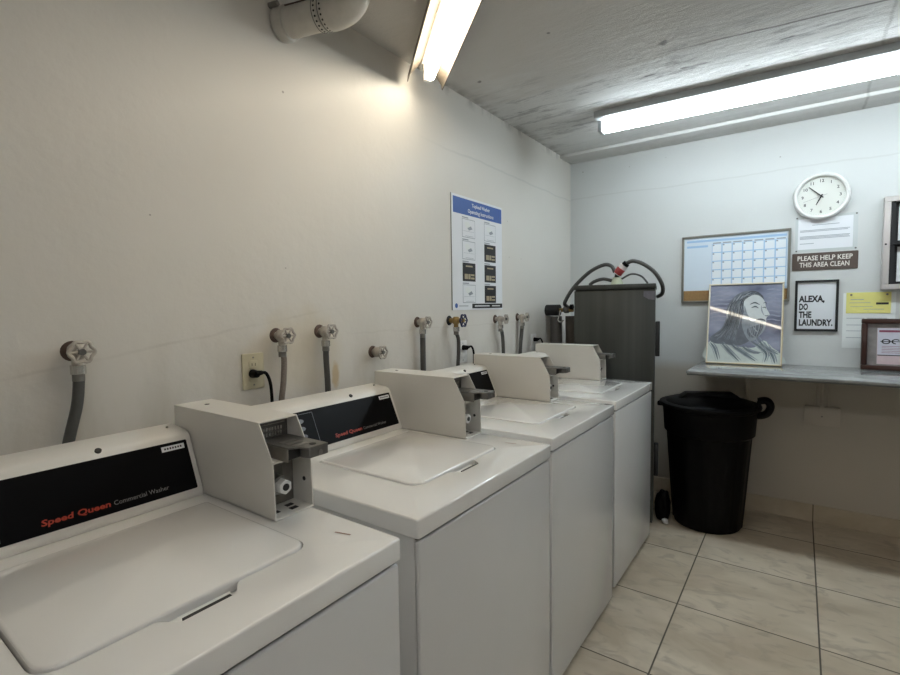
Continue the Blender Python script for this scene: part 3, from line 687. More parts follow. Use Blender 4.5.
for (c_, r_, dark) in icons:
    x0 = 0.098 + c_*0.226; x1 = x0+0.128; zt_ = PH-0.118-r_*0.1185; zb_ = zt_-0.100
    b = MB()
    b.quad(x0, x0+0.06, zt_+0.004, zt_+0.010, 0.004, M_inkgrey)
    if dark:
        b.quad(x0, x1, zb_, zt_, 0.004, M_ink)
        b.quad(x0+0.03, x1-0.03, zt_-0.022, zt_-0.014, 0.0047, M_gold)
        b.quad(x0+0.018, x0+0.05, zb_+0.012, zb_+0.040, 0.0047, M_gold); b.quad(x0+0.055, x0+0.075, zb_+0.012, zb_+0.040, 0.0047, M_gold); b.quad(x0+0.080, x1-0.012, zb_+0.030, zb_+0.040, 0.0047, M_gold)
        b.quad(x0+0.080, x1-0.012, zb_+0.012, zb_+0.022, 0.0047, M_gold)
    else:
        b.quad(x0, x1, zb_, zt_, 0.004, M_inkgrey, 0.0003); b.quad(x0+0.003, x1-0.003, zb_+0.003, zt_-0.003, 0.0043, M_paper, 0.0004)
        b.poly([(x0+0.02, zt_-0.02), (x0+0.06, zt_-0.012), (x0+0.085, zt_-0.035), (x0+0.05, zt_-0.05), (x0+0.03, zt_-0.04)], 0.0047, M_paper2, 0.0003)
        b.poly([(x0+0.05, zt_-0.048), (x0+0.085, zt_-0.035), (x0+0.10, zt_-0.050), (x0+0.065, zt_-0.060)], 0.0051, M_inkgrey, 0.0003)
        b.quad(x0+0.03, x1-0.02, zb_+0.008, zb_+0.010, 0.0047, M_inkgrey, 0.0003); b.quad(x0+0.012, x1-0.012, zb_+0.034, zb_+0.0352, 0.0047, M_inkgrey, 0.0003)
    b.build('pictogram', t)
b = MB(); b.quad(0.19, PW-0.004, 0.008, 0.034, 0.004, M_ink); b.quad(0.215, 0.375, 0.018, 0.024, 0.0047, M_paper2); b.quad(0.405, 0.50, 0.018, 0.024, 0.0047, M_paper2)
b.prism([(0.035+0.013*math.cos(2*PI*k/16), 0.024+0.013*math.sin(2*PI*k/16)) for k in range(16)], 'z', 0.004, 0.0046, M_blue); b.quad(0.06, 0.15, 0.020, 0.024, 0.004, M_inkgrey)
b.build('footer_bar', t)

# ---------------------------------------------------------------- clock
CX, CZ, CR = 1.581, 2.006, 0.1385
t = thing('wall_clock', 'round white wall clock reading about eight minutes to seven', 'clock', M=on_back(CX, CZ))
b = MB(); b.lathe([(CR*0.97, 0.0), (CR, 0.006), (CR, 0.026), (CR*0.97, 0.036), (CR*0.92, 0.040), (CR*0.86, 0.036), (CR*0.835, 0.022), (CR*0.83, 0.012)], M_white_plastic, 64, cap=False); b.build('rim', t)
b = MB(); b.lathe([(CR*0.90, 0.002), (CR*0.90, 0.014)], M_clockface, 64); b.build('dial', t)
b = MB()
for h in range(1, 13):
    a = PI/2 - 2*PI*h/12; rr = CR*0.66
    b.text(str(h), rr*math.cos(a), rr*math.sin(a)-0.008, 0.025, 0.014, M_ink, align='CENTER', bold=0.0004)
for k in range(60):
    a = 2*PI*k/60; b.quad(-0.0006, 0.0006, CR*0.78, CR*0.80, 0.014, M_inkgrey, M=Matrix.Rotation(a, 4, 'Z'))
b.build('numeral', t)
def hand(nm, ang, ln, wd, tail, z, mt):
    b = MB(); M_ = Matrix.Rotation(-math.radians(ang), 4, 'Z')
    vs = [(-wd, -tail), (wd, -tail), (wd*0.6, ln), (-wd*0.6, ln)]
    b.M = M_; b.prism(vs, 'z', z, z+0.0012, mt); b.build(nm, t)
hand('hour_hand', 206, 0.056, 0.0042, 0.012, 0.0165, M_ink)
hand('minute_hand', 314, 0.086, 0.0034, 0.014, 0.019, M_ink)
hand('second_hand', 252, 0.092, 0.0008, 0.030, 0.0215, M_grey)
b = MB(); b.cyl((0, 0, 0.013), (0, 0, 0.024), 0.004, M_ink, seg=12); b.build('hub', t)

M_clearish = mat('clear_holder', (0.60, 0.64, 0.64), 0.2)
# ---------------------------------------------------------------- paper notice under the clock
t = thing('paper_notice', 'white typed notice in a clear holder right under the clock', 'notice', M=on_back(1.462, 1.682))
b = MB(); b.box(-0.004, 0.296, -0.003, 0.212, 0.0003, 0.002, M_clearish); b.build('holder', t)
b = MB(); b.box(0.010, 0.274, 0.012, 0.198, 0.002, 0.003, M_paper)
for (a, c_, z_) in ((0.08, 0.21, 0.155), (0.02, 0.26, 0.125), (0.02, 0.25, 0.118), (0.02, 0.26, 0.088), (0.02, 0.255, 0.081), (0.02, 0.26, 0.074), (0.02, 0.09, 0.045)):
    b.quad(a, c_, z_, z_+0.0035, 0.003, M_inkgrey)
b.build('sheet', t)
for (a, c_) in ((0.004, 0.205), (0.288, 0.205), (0.004, 0.004), (0.288, 0.004)):
    b = MB(); b.cyl((a, c_, 0.002), (a, c_, 0.006), 0.0048, M_steel_dark, seg=10); b.build('pin', t)
# brown sign
t = thing('wall_sign', 'dark brown sign with white capitals asking to keep the area clean', 'sign', M=on_back(1.446, 1.566))
b = MB(); b.prism(rrect(0, 0.318, 0, 0.105, 0.004, 2), 'z', 0.0003, 0.005, M_brown, 0.001, 1); b.build('sign_board', t)
b = MB(); b.text('PLEASE HELP KEEP', 0.159, 0.060, 0.040, 0.005, M_signwhite, align='CENTER', w=0.265, bold=0.0006); b.text('THIS AREA CLEAN', 0.159, 0.020, 0.040, 0.005, M_signwhite, align='CENTER', w=0.240, bold=0.0006); b.build('lettering', t)
# framed laundry poster
t = thing('framed_poster', 'small black framed poster of black capitals telling a voice assistant to do the laundry', 'poster', M=on_back(1.466, 1.193))
b = MB()
FW, FH = 0.214, 0.312
for (a, c_, e, g_) in ((0, FW, 0, 0.013), (0, FW, FH-0.013, FH), (0, 0.013, 0.013, FH-0.013), (FW-0.013, FW, 0.013, FH-0.013)): b.box(a, c_, e, g_, 0.0003, 0.016, M_blackm, 0.0015, 1)
b.build('frame', t)
M_crumple = mat('wrinkled_paper', (0.74, 0.77, 0.80), 0.45, bump=1.0, bscale=12)
b = MB(); b.box(0.012, FW-0.012, 0.012, FH-0.012, 0.0005, 0.006, M_crumple); b.build('poster_sheet', t)
b = MB()
for k, (s_, w_) in enumerate((('ALEXA,', 0.128), ('DO', 0.044), ('THE', 0.064), ('LAUNDRY.', 0.166))):
    b.text(s_, 0.022, 0.180-k*0.0485, 0.053, 0.006, M_ink, w=w_, bold=0.0022)
b.build('lettering', t)
# yellow card and the white sheet under it
t = thing('paper_sheet', 'white printed sheet hanging behind the yellow card', 'paper', M=on_back(1.702, 1.096))
b = MB(); b.box(0, 0.235, 0, 0.325, 0.0003, 0.0015, M_paper2)
for z_ in (0.06, 0.10, 0.135, 0.175): b.quad(0.018, 0.10, z_, z_+0.003, 0.0015, M_inkgrey); b.quad(0.11, 0.20, z_, z_+0.003, 0.0015, M_inkgrey)
b.build('sheet', t)
t = thing('notice_card', 'yellow card pinned above the wood-framed picture', 'card', M=on_back(1.716, 1.302, 0.0022))
b = MB(); b.box(0, 0.200, 0, 0.122, 0, 0.0018, M_yellow)
b.quad(0.135, 0.190, 0.050, 0.062, 0.0018, M_ink); b.quad(0.015, 0.11, 0.060, 0.0625, 0.0018, M_inkgrey); b.quad(0.02, 0.08, 0.078, 0.082, 0.0018, M_inkgrey); b.quad(0.08, 0.17, 0.022, 0.0245, 0.0018, M_inkgrey); b.quad(0.02, 0.12, 0.038, 0.040, 0.0018, M_inkgrey)
b.build('card', t)
for a in (0.022, 0.182):
    b = MB(); b.cyl((a, 0.108, 0.0018), (a, 0.108, 0.008), 0.0055, M_steel_dark, seg=12); b.build('pin', t)

# ---------------------------------------------------------------- whiteboard with calendar
BW, BH = 0.622, 0.455
t = thing('calendar_whiteboard', 'silver framed calendar whiteboard with a cork strip along the bottom', 'whiteboard', M=on_back(0.816, 1.378))
b = MB(); b.box(0.006, BW-0.006, 0.006, BH-0.006, 0.0003, 0.008, M_wb); b.build('board', t)
b = MB(); fr = 0.014
for (a, c_, e, g_) in ((0, BW, 0, fr), (0, BW, BH-fr, BH), (0, fr, fr, BH-fr), (BW-fr, BW, fr, BH-fr)): b.box(a, c_, e, g_, 0.0003, 0.018, M_alu, 0.002, 1)
b.build('frame', t)
b = MB(); b.box(fr, BW-fr, fr, 0.082, 0.006, 0.012, M_cork, 0.001, 1); b.build('cork_strip', t)
b = MB()
gx0, gx1, gz1 = 0.184, 0.600, 0.392; cw = (gx1-gx0)/7; ch = 0.0575
b.quad(0.03, gx1, gz1+0.018, gz1+0.032, 0.008, M_lightblue); b.quad(0.03, 0.16, gz1-0.018, gz1-0.004, 0.008, M_lightblue)
for c_ in range(7):
    b.quad(gx0+c_*cw+0.006, gx0+(c_+1)*cw-0.006, gz1+0.002, gz1+0.009, 0.008, M_inkgrey)
    for r_ in range(6):
        if gz1-(r_+1)*ch < 0.035: continue
        b.quad(gx0+c_*cw, gx0+(c_+1)*cw, gz1-(r_+1)*ch, gz1-r_*ch, 0.008, M_lightblue, 0.0003)
        b.quad(gx0+c_*cw+0.0035, gx0+(c_+1)*cw-0.0035, gz1-(r_+1)*ch+0.003, gz1-r_*ch-0.003, 0.0083, M_wbcell, 0.0004)
        b.quad(gx0+c_*cw+0.0045, gx0+c_*cw+0.0145, gz1-r_*ch-0.013, gz1-r_*ch-0.004, 0.0088, M_inkgrey, 0.0003)
b.build('calendar_grid', t)

# ---------------------------------------------------------------- glazed notice case at the right edge
t = thing('notice_case', 'silver framed glazed notice case cut by the right edge of the photo', 'notice board', M=on_back(1.866, 1.436))
NW, NH = 0.70, 0.520; fr = 0.030
b = MB()
for (a, c_, e, g_) in ((0, NW, 0, fr), (0, NW, NH-fr, NH), (0, fr, fr, NH-fr), (NW-fr, NW, fr, NH-fr)): b.box(a, c_, e, g_, 0.0003, 0.052, M_alu_light, 0.002, 1)
b.build('frame', t)
b = MB(); b.box(fr, NW-fr, fr, NH-fr, 0.0005, 0.010, M_blackm); b.build('backing', t)
b = MB(); b.box(fr, NW-fr, NH*0.49-0.004, NH*0.49+0.004, 0.010, 0.050, M_blackm, 0.001, 1); b.box(fr, fr+0.02, fr, NH-fr, 0.010, 0.044, M_blackm); b.build('glazing_bar', t)
b = MB(); b.cyl((0.012, NH*0.49, 0.052), (0.012, NH*0.49, 0.0545), 0.005, M_dark, seg=12); b.build('lock', t)
for (x_, z_, h_) in ((0.066, 0.275, 0.205), (0.066, 0.045, 0.195), (0.30, 0.275, 0.205), (0.30, 0.045, 0.195)):
    b = MB(); b.box(x_, x_+0.20, z_, z_+h_, 0.010, 0.0115, M_paper)
    for k in range(5): b.quad(x_+0.015, x_+0.18-(k % 2)*0.05, z_+0.03+k*0.034, z_+0.034+k*0.034, 0.0115, M_inkgrey)
    o = b.build('pinned_notice', t)

# ---------------------------------------------------------------- counter shelf on the back wall
SZ = 0.980
t = thing('wall_shelf', 'long grey marbled counter shelf on the back wall over the bin', 'shelf', (0.958, 0, 0))
b = MB(); b.box(0, XR-0.958, 3.125, D, SZ-0.016, SZ, M_marble, 0.003, 2); b.build('shelf_top', t)
b = MB(); b.box(0.004, XR-0.958, 3.129, D, SZ-0.024, SZ-0.016, mat('dark_shelf_core', (0.07, 0.075, 0.07), 0.6)); b.build('shelf_core', t)
for (bx) in (0.265, 0.655, 1.75):
    b = MB(); yb = D
    b.box(bx-0.006, bx+0.006, yb-0.30, yb, SZ-0.026, SZ-0.020, M_wallplate); b.box(bx-0.014, bx+0.014, yb-0.006, yb, SZ-0.26, SZ-0.020, M_wallplate, 0.001, 1)
    b.tube([(bx, yb-0.28, SZ-0.024), (bx, yb-0.004, SZ-0.22)], 0.006, M_wallplate, 8, 1)
    b.build('bracket', t)
# blank wall plate with conduit under the shelf
t = thing('junction_box', 'beige painted junction box with a short strap below the shelf', 'junction box', M=on_back(1.530, 0.614))
b = MB(); b.box(0, 0.176, 0, 0.115, 0.0003, 0.022, M_wallplate, 0.003, 2); b.build('cover', t)
b = MB(); b.box(0.078, 0.098, 0.045, 0.135, 0.022, 0.026, M_wallplate, 0.001, 1); b.cyl((0.088, 0.058, 0.026), (0.088, 0.058, 0.029), 0.005, M_steel, seg=10); b.build('strap', t)
for a in (0.056, 0.118):
    b = MB(); b.tube([(a, 0.115, 0.010), (a, 0.345, 0.010)], 0.0045, M_wallplate, 8, 1); b.build('conduit', t)

# ---------------------------------------------------------------- portrait print leaning on the shelf
def portrait():
    w_, h_ = 0.418, 0.530; lean = math.radians(12.2)
    t = thing('framed_portrait', 'framed blue-grey portrait of a long-haired bearded figure leaning on the shelf', 'picture', M=on_back(0.992, SZ+0.001, y=3.613, lean=lean))
    b = MB(); fr = 0.009
    for (a, c_, e, g_) in ((0, w_, 0, fr), (0, w_, h_-fr, h_), (0, fr, fr, h_-fr), (w_-fr, w_, fr, h_-fr)): b.box(a, c_, e, g_, -0.004, 0.012, M_cream, 0.002, 1)
    for (a, c_, e, g_) in ((0.0, w_, -0.0006, 0.002), (w_-0.002, w_+0.0006, 0, h_)): b.box(a, c_, e, g_, -0.004, 0.0125, M_gilt)
    b.build('frame', t)
    b = MB(); b.box(fr, w_-fr, fr, h_-fr, -0.003, 0.002, M_print); b.build('print', t)
    def pm(name, col, noise=0.6): return mat(name, col, 0.3, noise=noise, nscale=34, coat=1.0)
    hair = pm('print_hair', (0.17, 0.20, 0.25)); hair2 = pm('print_hair_light', (0.46, 0.51, 0.56)); skin = pm('print_skin', (0.66, 0.71, 0.72), 0.2); robe = pm('print_robe', (0.66, 0.74, 0.71), 0.25)
    fold = pm('print_fold', (0.20, 0.26, 0.30)); shade = pm('print_shade', (0.36, 0.42, 0.48)); dark = pm('print_dark', (0.08, 0.10, 0.13)); sky = pm('print_streak', (0.34, 0.37, 0.50))
    b = MB()
    W_, H_ = w_, h_
    def P(l): return [(fr+(W_-2*fr)*x_, fr+(H_-2*fr)*y_) for x_, y_ in l]
    z = 0.0021
    def strand(l, wd, lv, mt):
        n = len(l); L_ = []; R_ = []
        for i, p in enumerate(l):
            q0 = Vector(l[max(i-1, 0)]); q1 = Vector(l[min(i+1, n-1)]); d = (q1-q0).normalized(); k = wd*math.sin(PI*(i+0.35)/(n-0.3))
            L_.append((p[0]-d.y*k, p[1]+d.x*k)); R_.append((p[0]+d.y*k, p[1]-d.x*k))
        b.poly(P(L_+R_[::-1]), z+0.0002*lv, mt, 0.0001, 3)
    # plain generic figure: sky streaks, robe, hair, three-quarter face, beard
    for k in range(9):
        y_ = 0.52+k*0.054; strand([(0.01, y_), (0.12, y_+0.02), (0.24, y_+0.015), (0.32, y_+0.03)], 0.010, 1, sky); strand([(0.80, y_+0.03), (0.88, y_+0.035), (0.95, y_+0.02), (0.99, y_+0.02)], 0.009, 1, sky)
    b.poly(P([(0, 0), (1, 0), (1, .13), (.90, .20), (.78, .29), (.66, .20), (.50, .20), (.30, .22), (.14, .28), (0, .24)]), z+0.0004, robe, 0.0001, 3)
    b.poly(P([(.02, .30), (.10, .37), (.19, .44), (.24, .55), (.25, .68), (.31, .80), (.42, .89), (.56, .92), (.68, .90), (.76, .82), (.66, .74), (.52, .60), (.52, .44), (.62, .32), (.46, .22), (.26, .23), (.08, .24)]), z+0.0006, hair, 0.0001, 3)
    b.poly(P([(.50, .84), (.60, .87), (.70, .85), (.765, .79), (.785, .73), (.80, .69), (.845, .615), (.815, .59), (.80, .56), (.80, .52), (.74, .46), (.60, .47), (.52, .56), (.49, .70)]), z+0.0009, skin, 0.0001, 3)
    b.poly(P([(.50, .66), (.56, .58), (.60, .525), (.70, .545), (.79, .535), (.80, .48), (.77, .40), (.68, .31), (.60, .27), (.52, .36), (.47, .50)]), z+0.0011, shade, 0.0001, 3)
    b.poly(P([(.55, .43), (.62, .46), (.74, .49), (.77, .46), (.71, .37), (.63, .32), (.56, .36)]), z+0.0013, hair, 0.0001, 3)
    for l, wd in (([(.30, .74), (.26, .62), (.28, .50), (.20, .38), (.10, .33)], .016), ([(.36, .82), (.30, .68), (.33, .54), (.26, .42), (.14, .30)], .012), ([(.44, .87), (.37, .76), (.37, .60), (.33, .46), (.24, .34)], .014), ([(.54, .90), (.43, .80), (.42, .64), (.40, .50), (.34, .36)], .010), ([(.60, .905), (.50, .85), (.46, .74), (.45, .58), (.42, .42)], .009), ([(.66, .33), (.60, .38), (.57, .46)], .010), ([(.72, .38), (.66, .42), (.62, .48)], .008)):
        strand(l, wd, 8, hair2)
    for l, wd in (([(.48, .86), (.58, .905), (.68, .89), (.755, .82)], .010), ([(.33, .78), (.29, .64), (.31, .52), (.22, .40)], .008), ([(.58, .745), (.64, .765), (.70, .74)], .009), ([(.755, .755), (.79, .765), (.80, .74)], .006), ([(.60, .70), (.65, .715), (.69, .695)], .009), ([(.745, .70), (.78, .705), (.79, .69)], .006), ([(.66, .545), (.73, .555), (.79, .54)], .008), ([(.78, .60), (.80, .595), (.83, .605)], .005)):
        strand(l, wd, 9, dark)
    strand([(.73, .72), (.74, .66), (.765, .61)], .008, 9, shade); strand([(.50, .72), (.52, .64), (.56, .58)], .014, 8, shade)
    rr_ = random.Random(3)
    for k in range(46):      # fine brush strands through the hair
        u0 = rr_.random(); j = lambda: rr_.uniform(-.012, .012)
        l = [(.66-.30*u0+j(), .89-.10*u0+j()), (.50-.20*u0+j(), .82-.10*u0+j()), (.46-.18*u0+j(), .66-.04*u0+j()), (.44-.22*u0+j(), .50-.06*u0+j()), (.40-.30*u0+j(), .30+.03*u0+j())]
        strand(l[rr_.randint(0, 1):], rr_.uniform(.003, .006), 10, rr_.choice((hair2, dark, shade, hair)))
    for k in range(16):
        u0 = rr_.random(); strand([(.56+.20*u0, .50), (.57+.18*u0, .42), (.58+.12*u0, .33)], .005, 10, rr_.choice((dark, shade, hair2)))
    for l in ([(.04, .24), (.10, .17), (.15, .04)], [(.20, .24), (.30, .15), (.44, .03)], [(.34, .22), (.48, .14), (.66, .04)], [(.50, .20), (.62, .14), (.72, .13)], [(.62, .27), (.74, .20), (.82, .12), (.80, .03)], [(.70, .31), (.80, .20), (.96, .13)], [(.80, .25), (.90, .10), (.93, .02)]):
        strand(l, .016, 7, fold); strand([(x_+.03, y_+.01) for x_, y_ in l], .010, 8, shade); strand([(x_-.03, y_-.005) for x_, y_ in l], .006, 8, hair2)
    b.build('painted_figure', t)
portrait()
# wood-framed picture
t = thing('wood_framed_picture', 'dark red wood framed picture standing on the shelf at the right edge of the photo', 'picture', M=on_back(1.783, SZ+0.002, y=3.640, lean=math.radians(6)))
w_, h_, fr = 0.40, 0.290, 0.027
b = MB()
for (a, c_, e, g_) in ((0, w_, 0, fr), (0, w_, h_-fr, h_), (0, fr, fr, h_-fr), (w_-fr, w_, fr, h_-fr)): b.box(a, c_, e, g_, -0.010, 0.022, M_wood, 0.004, 2)
b.build('frame', t)
b = MB(); M_mount = mat('mount_grey', (0.34, 0.31, 0.30), 0.4, noise=0.7, nscale=22); M_pink = mat('pink_print', (0.66, 0.52, 0.54), 0.3, noise=0.2, nscale=25); M_maroon = mat('maroon_ink', (0.22, 0.05, 0.09), 0.4); M_lil = mat('lilac_print', (0.62, 0.62, 0.70), 0.3, noise=0.2, nscale=25)
b.box(fr, w_-fr, fr, h_-fr, -0.009, 0.002, M_mount)
b.quad(0.070, w_-0.045, 0.035, h_-0.05, 0.002, M_pink); b.quad(0.072, w_-0.05, 0.085, h_-0.052, 0.0027, M_lil, 0.0004); b.quad(0.078, w_-0.06, h_-0.075, h_-0.063, 0.0032, M_maroon, 0.0004)
b.quad(0.072, w_-0.05, 0.083, 0.088, 0.0032, M_ink, 0.0004)
b.build('print', t)
b = MB()
for k in range(5):
    cx = 0.108+k*0.042; n_ = 20
    r1, r2 = (0.0195, 0.0125)
    for i in range(n_ if k % 2 == 0 else 13):
        a0 = 2*PI*i/n_+0.6; a1 = 2*PI*(i+1)/n_+0.6
        b.add([(cx+r1*math.cos(a0), 0.163+r1*math.sin(a0)*.75, .0037), (cx+r1*math.cos(a1), 0.163+r1*math.sin(a1)*.75, .0037), (cx+r2*math.cos(a1), 0.163+r2*math.sin(a1)*.75, .0037), (cx+r2*math.cos(a0), 0.163+r2*math.sin(a0)*.75, .0037)], [[0, 1, 2, 3]], M_ink)
    b.quad(cx-0.024, cx+0.024, 0.161, 0.165, 0.0033, M_ink, 0.0003)
for k in range(5): b.quad(0.09, 0.20+0.03*(k % 3), 0.135-k*0.009, 0.137-k*0.009, 0.0032, M_maroon, 0.0003)
b.build('emblem', t)

# ---------------------------------------------------------------- dark steel cabinet with plumbing on top
ang = math.radians(12)
CBX = Vector((0.795, 3.085, 0))
Mc = Matrix.Translation(CBX) @ Matrix.Rotation(ang, 4, 'Z')     # origin: front right foot; local -x along the front, +y back
CWd, CDp, CHt = 0.478, 0.42, 1.497
t = thing('steel_cabinet', 'tall dark brushed steel cabinet in the back corner behind the farthest washer', 'cabinet', M=Mc)
b = MB(); b.box(-CWd+0.006, -0.006, 0.012, CDp, 0.03, CHt-0.03, M_cab, 0.004); b.build('body', t)
b = MB(); b.box(-CWd+0.002, -0.002, 0.0, 0.011, 0.05, CHt-0.036, M_cab, 0.003); b.build('door', t)
b = MB(); b.box(-CWd, 0, -0.004, CDp+0.004, CHt-0.030, CHt, M_cab, 0.004); b.build('top_cap', t)
for fx, fy in ((-0.05, 0.05), (-CWd+0.05, 0.05), (-0.05, CDp-0.05), (-CWd+0.05, CDp-0.05)):
    b = MB(); b.cyl((fx, fy, 0), (fx, fy, 0.032), 0.022, M_blackm, seg=14); b.build('foot', t)
for (z0, z1) in ((1.06, 1.27), (0.33, 0.53)):
    b = MB(); b.box(-0.001, 0.024, 0.004, 0.040, z0, z1, M_blackm, 0.005); b.build('hinge', t)
b = MB(); M_lav = mat('grey_label', (0.20, 0.20, 0.24), 0.4, noise=0.4, nscale=60); b.prism([(-0.068, 1.452), (-0.006, 1.452), (-0.006, 1.398), (-0.040, 1.402), (-0.068, 1.420)], 'y', -0.0008, 0.0005, M_lav); b.build('sticker', t)
# mixing valve on the cabinet top
def cw(x_, y_, z_): return Mc @ Vector((x_, y_, z_))
vb = cw(-0.235, 0.18, CHt)
t = thing('mixing_valve', 'small red and white valve standing on top of the dark cabinet', 'valve', vb)
M_green = mat('pale_green_plastic', (0.50, 0.54, 0.40), 0.4); M_vred = mat('red_plastic', (0.42, 0.05, 0.05), 0.4)
b = MB(); b.lathe([(0.040, 0), (0.036, 0.02), (0.028, 0.035), (0.028, 0.05)], M_green, 20); b.build('base', t)
b = MB(); b.cyl((0, 0, 0.05), (0.004, 0, 0.075), 0.016, M_dark, seg=14); b.build('neck', t)
b = MB(); b.cyl((0.0, 0, 0.070), (0.045, 0, 0.125), 0.026, M_white_plastic, seg=18)
b.build('valve_head', t)
b = MB(); b.cyl((0.004, -0.004, 0.075), (0.030, -0.006, 0.106), 0.0275, M_vred, seg=18); b.build('red_band', t)
b = MB(); b.cyl((0.045, 0, 0.125), (0.062, 0, 0.138), 0.022, M_black, seg=16); b.build('collar', t)
def top_hose(label, pts, r, mt=M_rubber):
    o0 = Vector(pts[0]); b = MB(); b.tube([Vector(p)-o0 for p in pts], r, mt, 12, 8); o = b.build('drain_hose'); o.location = o0
    tag(o, label, 'hose', 'hoses on top of the dark cabinet')
v0 = vb
top_hose('long hose arching left from the red and white valve down to the wall pipe', [v0+Vector((-0.010, -0.012, 0.086)), v0+Vector((-0.035, 0.0, 0.125)), v0+Vector((-0.09, 0.01, 0.137)), v0+Vector((-0.19, 0.02, 0.095)), v0+Vector((-0.30, 0.03, 0.0)), v0+Vector((-0.365, 0.03, -0.10)), (0.150, 3.295, 1.37)], 0.0125)
top_hose('long hose arching right from the red and white valve and behind the dark cabinet', [v0+Vector((0.062, 0.0, 0.139)), v0+Vector((0.10, 0.0, 0.150)), v0+Vector((0.155, 0.02, 0.13)), v0+Vector((0.22, 0.04, 0.075)), v0+Vector((0.258, 0.07, 0.0)), v0+Vector((0.250, 0.12, -0.055)), v0+Vector((0.205, 0.20, -0.075))], 0.0125)
top_hose('short low hose curving left across the cabinet top', [v0+Vector((-0.03, 0, 0.03)), v0+Vector((-0.09, 0, 0.045)), v0+Vector((-0.15, 0, 0.03)), v0+Vector((-0.18, 0.0, 0.008))], 0.011)
top_hose('thin grey hose curving right across the cabinet top', [v0+Vector((0.03, 0, 0.04)), v0+Vector((0.09, 0, 0.068)), v0+Vector((0.15, 0, 0.052)), v0+Vector((0.19, 0.0, 0.006))], 0.006)
# insulated supply pipe coming out of the left wall
t = thing('supply_pipe', 'black insulated pipe stub with a brass valve sticking out of the left wall', 'pipe', (0, 3.300, 1.340))
b = MB(); b.cyl((0, 0, 0), (0.098, 0, 0), 0.040, M_blackm, seg=22); b.build('insulation', t)
b = MB(); b.cyl((0.096, 0, 0), (0.20, -0.002, 0.0), 0.014, M_brass, seg=14); b.lathe([(0.014, -0.022), (0.026, -0.01), (0.026, 0.012), (0.016, 0.032)], M_steel_dark, 16, M=Matrix.Translation((0.15, 0, 0.0))); b.build('valve_body', t)
b = MB(); b.tube([(0.118, -0.03, 0.0), (0.110, -0.035, -0.045), (0.102, -0.036, -0.070), (0.122, -0.036, -0.084), (0.140, -0.034, -0.070)], 0.005, M_chrome, 8, 4); b.build('lever', t)
b = MB(); b.cyl((0.18, -0.004, 0.02), (0.20, -0.004, 0.02), 0.02, M_black, seg=14); b.build('fitting', t)
for i_, (xx, yy, lb) in enumerate(((0.050, 3.36, 'dark vertical drain hose nearest the left wall in the back corner'), (0.135, 3.42, 'brown vertical drain hose in the back corner, between the wall hose and the dark cabinet'))):
    b = MB(); b.tube([(0, 0, 0), (0, 0, 0.6), (0, -0.01, 1.295)], 0.042 if i_ == 0 else 0.036, mat('brown_pipe', (0.10, 0.085, 0.07), 0.5) if i_ else mat('grey_drain', (0.12, 0.115, 0.11), 0.5), 16, 3)
    o = b.build('standpipe'); o.location = (xx, yy, 0); tag(o, lb, 'pipe')

# ---------------------------------------------------------------- bin
t = thing('trash_bin', 'large round black plastic bin with a lid under the left end of the shelf', 'bin', (1.046, 3.378, 0))
b = MB(); seg = 96
prof = [(0.150, 0.0), (0.186, 0.003), (0.192, 0.015), (0.205, 0.18), (0.219, 0.38), (0.230, 0.53), (0.236, 0.570), (0.251, 0.584), (0.256, 0.66), (0.261, 0.725), (0.270, 0.732), (0.272, 0.750)]
vs = []; fs = []
for i, (r, z) in enumerate(prof):
    for k in range(seg):
        a = 2*PI*k/seg; rr = r + (0.0035*(1 if (k % 8) < 4 else -1) if 2 <= i <= 5 else 0); vs.append((rr*math.cos(a), rr*math.sin(a), z))
for i in range(len(prof)-1):
    for k in range(seg): j = (k+1) % seg; fs.append([i*seg+k, i*seg+j, (i+1)*seg+j, (i+1)*seg+k])
fs.append(list(range(seg))[::-1]); b.add(vs, fs, M_black); b.build('bin_body', t)
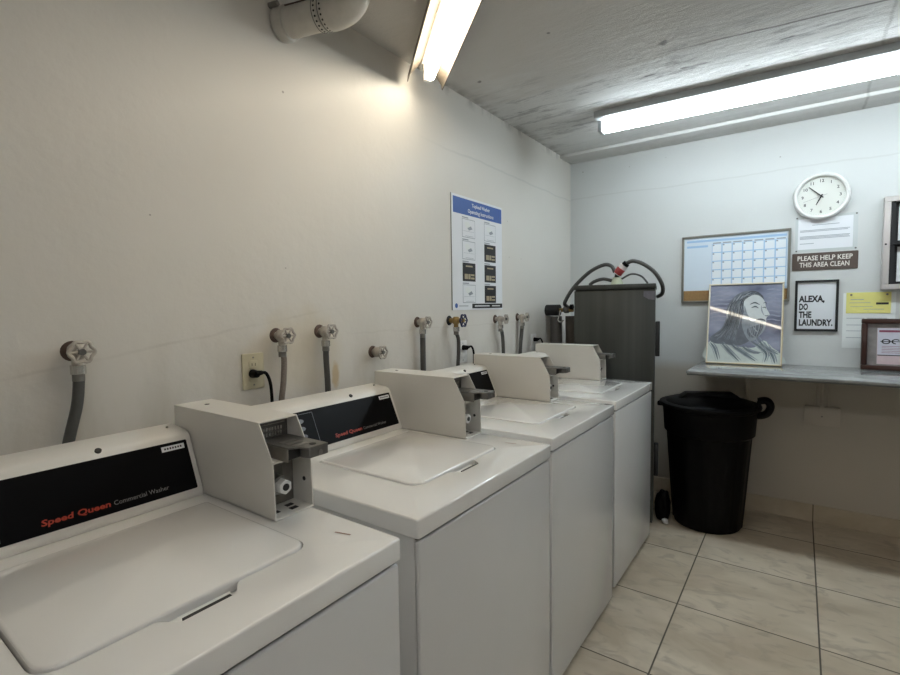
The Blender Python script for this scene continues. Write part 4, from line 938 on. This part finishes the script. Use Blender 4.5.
b = MB(); b.lathe([(0.262, 0.742), (0.281, 0.742), (0.283, 0.750), (0.280, 0.760), (0.262, 0.766), (0.245, 0.764), (0.232, 0.776), (0.12, 0.802), (0.001, 0.808)], M_black, 72)
b.prism([(-0.20, 0.772), (-0.13, 0.822), (0.13, 0.826), (0.20, 0.774)], 'y', -0.045, 0.045, M_black, 0.008, 2, M=Matrix.Rotation(math.radians(20), 4, 'Z'))
b.build('lid', t)
for sgn in (1, -1):
    b = MB()
    if sgn > 0:
        pts = [(0.262, 0, 0.792), (0.290, 0, 0.800), (0.312, 0, 0.792), (0.322, 0, 0.765), (0.308, 0, 0.728), (0.285, 0, 0.712), (0.258, 0, 0.705)]
        b.tube(pts, 0.021, M_black, 12, 5, M=Matrix.Diagonal((1, 1.6, 1, 1)))
        b.box(0.255, 0.275, -0.03, 0.03, 0.70, 0.80, M_black, 0.006)
    else:
        b.box(-0.295, -0.262, -0.035, 0.035, 0.715, 0.745, M_black, 0.008)
    b.build('handle', t)

# small dark bundle and white scrap on the floor beside the bin
bm_ = bmesh.new(); bmesh.ops.create_icosphere(bm_, subdivisions=4, radius=1.0)
from mathutils import noise as mnoise
for v in bm_.verts:
    n_ = mnoise.noise(v.co*1.6)*0.18 + mnoise.noise(v.co*4.0)*0.07
    p = v.co*(1+n_); v.co = Vector((p.x*0.048, p.y*0.050, max(p.z, -0.75)*0.11+0.083))
b = MB(); b.bm(bm_, M_black); o = b.build('crumpled_bag', angle=60); o.location = (0.745, 3.02+0.0, 0.0); 
o.location = (0.812, 3.265, 0.0)
tag(o, 'small black crumpled bag on the floor between the dark cabinet and the bin', 'bag')
bm_ = bmesh.new(); bmesh.ops.create_icosphere(bm_, subdivisions=3, radius=0.020)
for v in bm_.verts: v.co *= 1+mnoise.noise(v.co*60)*0.4; v.co.z = v.co.z*0.8+0.017
b = MB(); b.bm(bm_, M_white_plastic); o = b.build('paper_scrap', angle=60); o.location = (0.838, 3.205, 0.0); tag(o, 'small white scrap on the floor touching the foot of the bin', 'scrap')
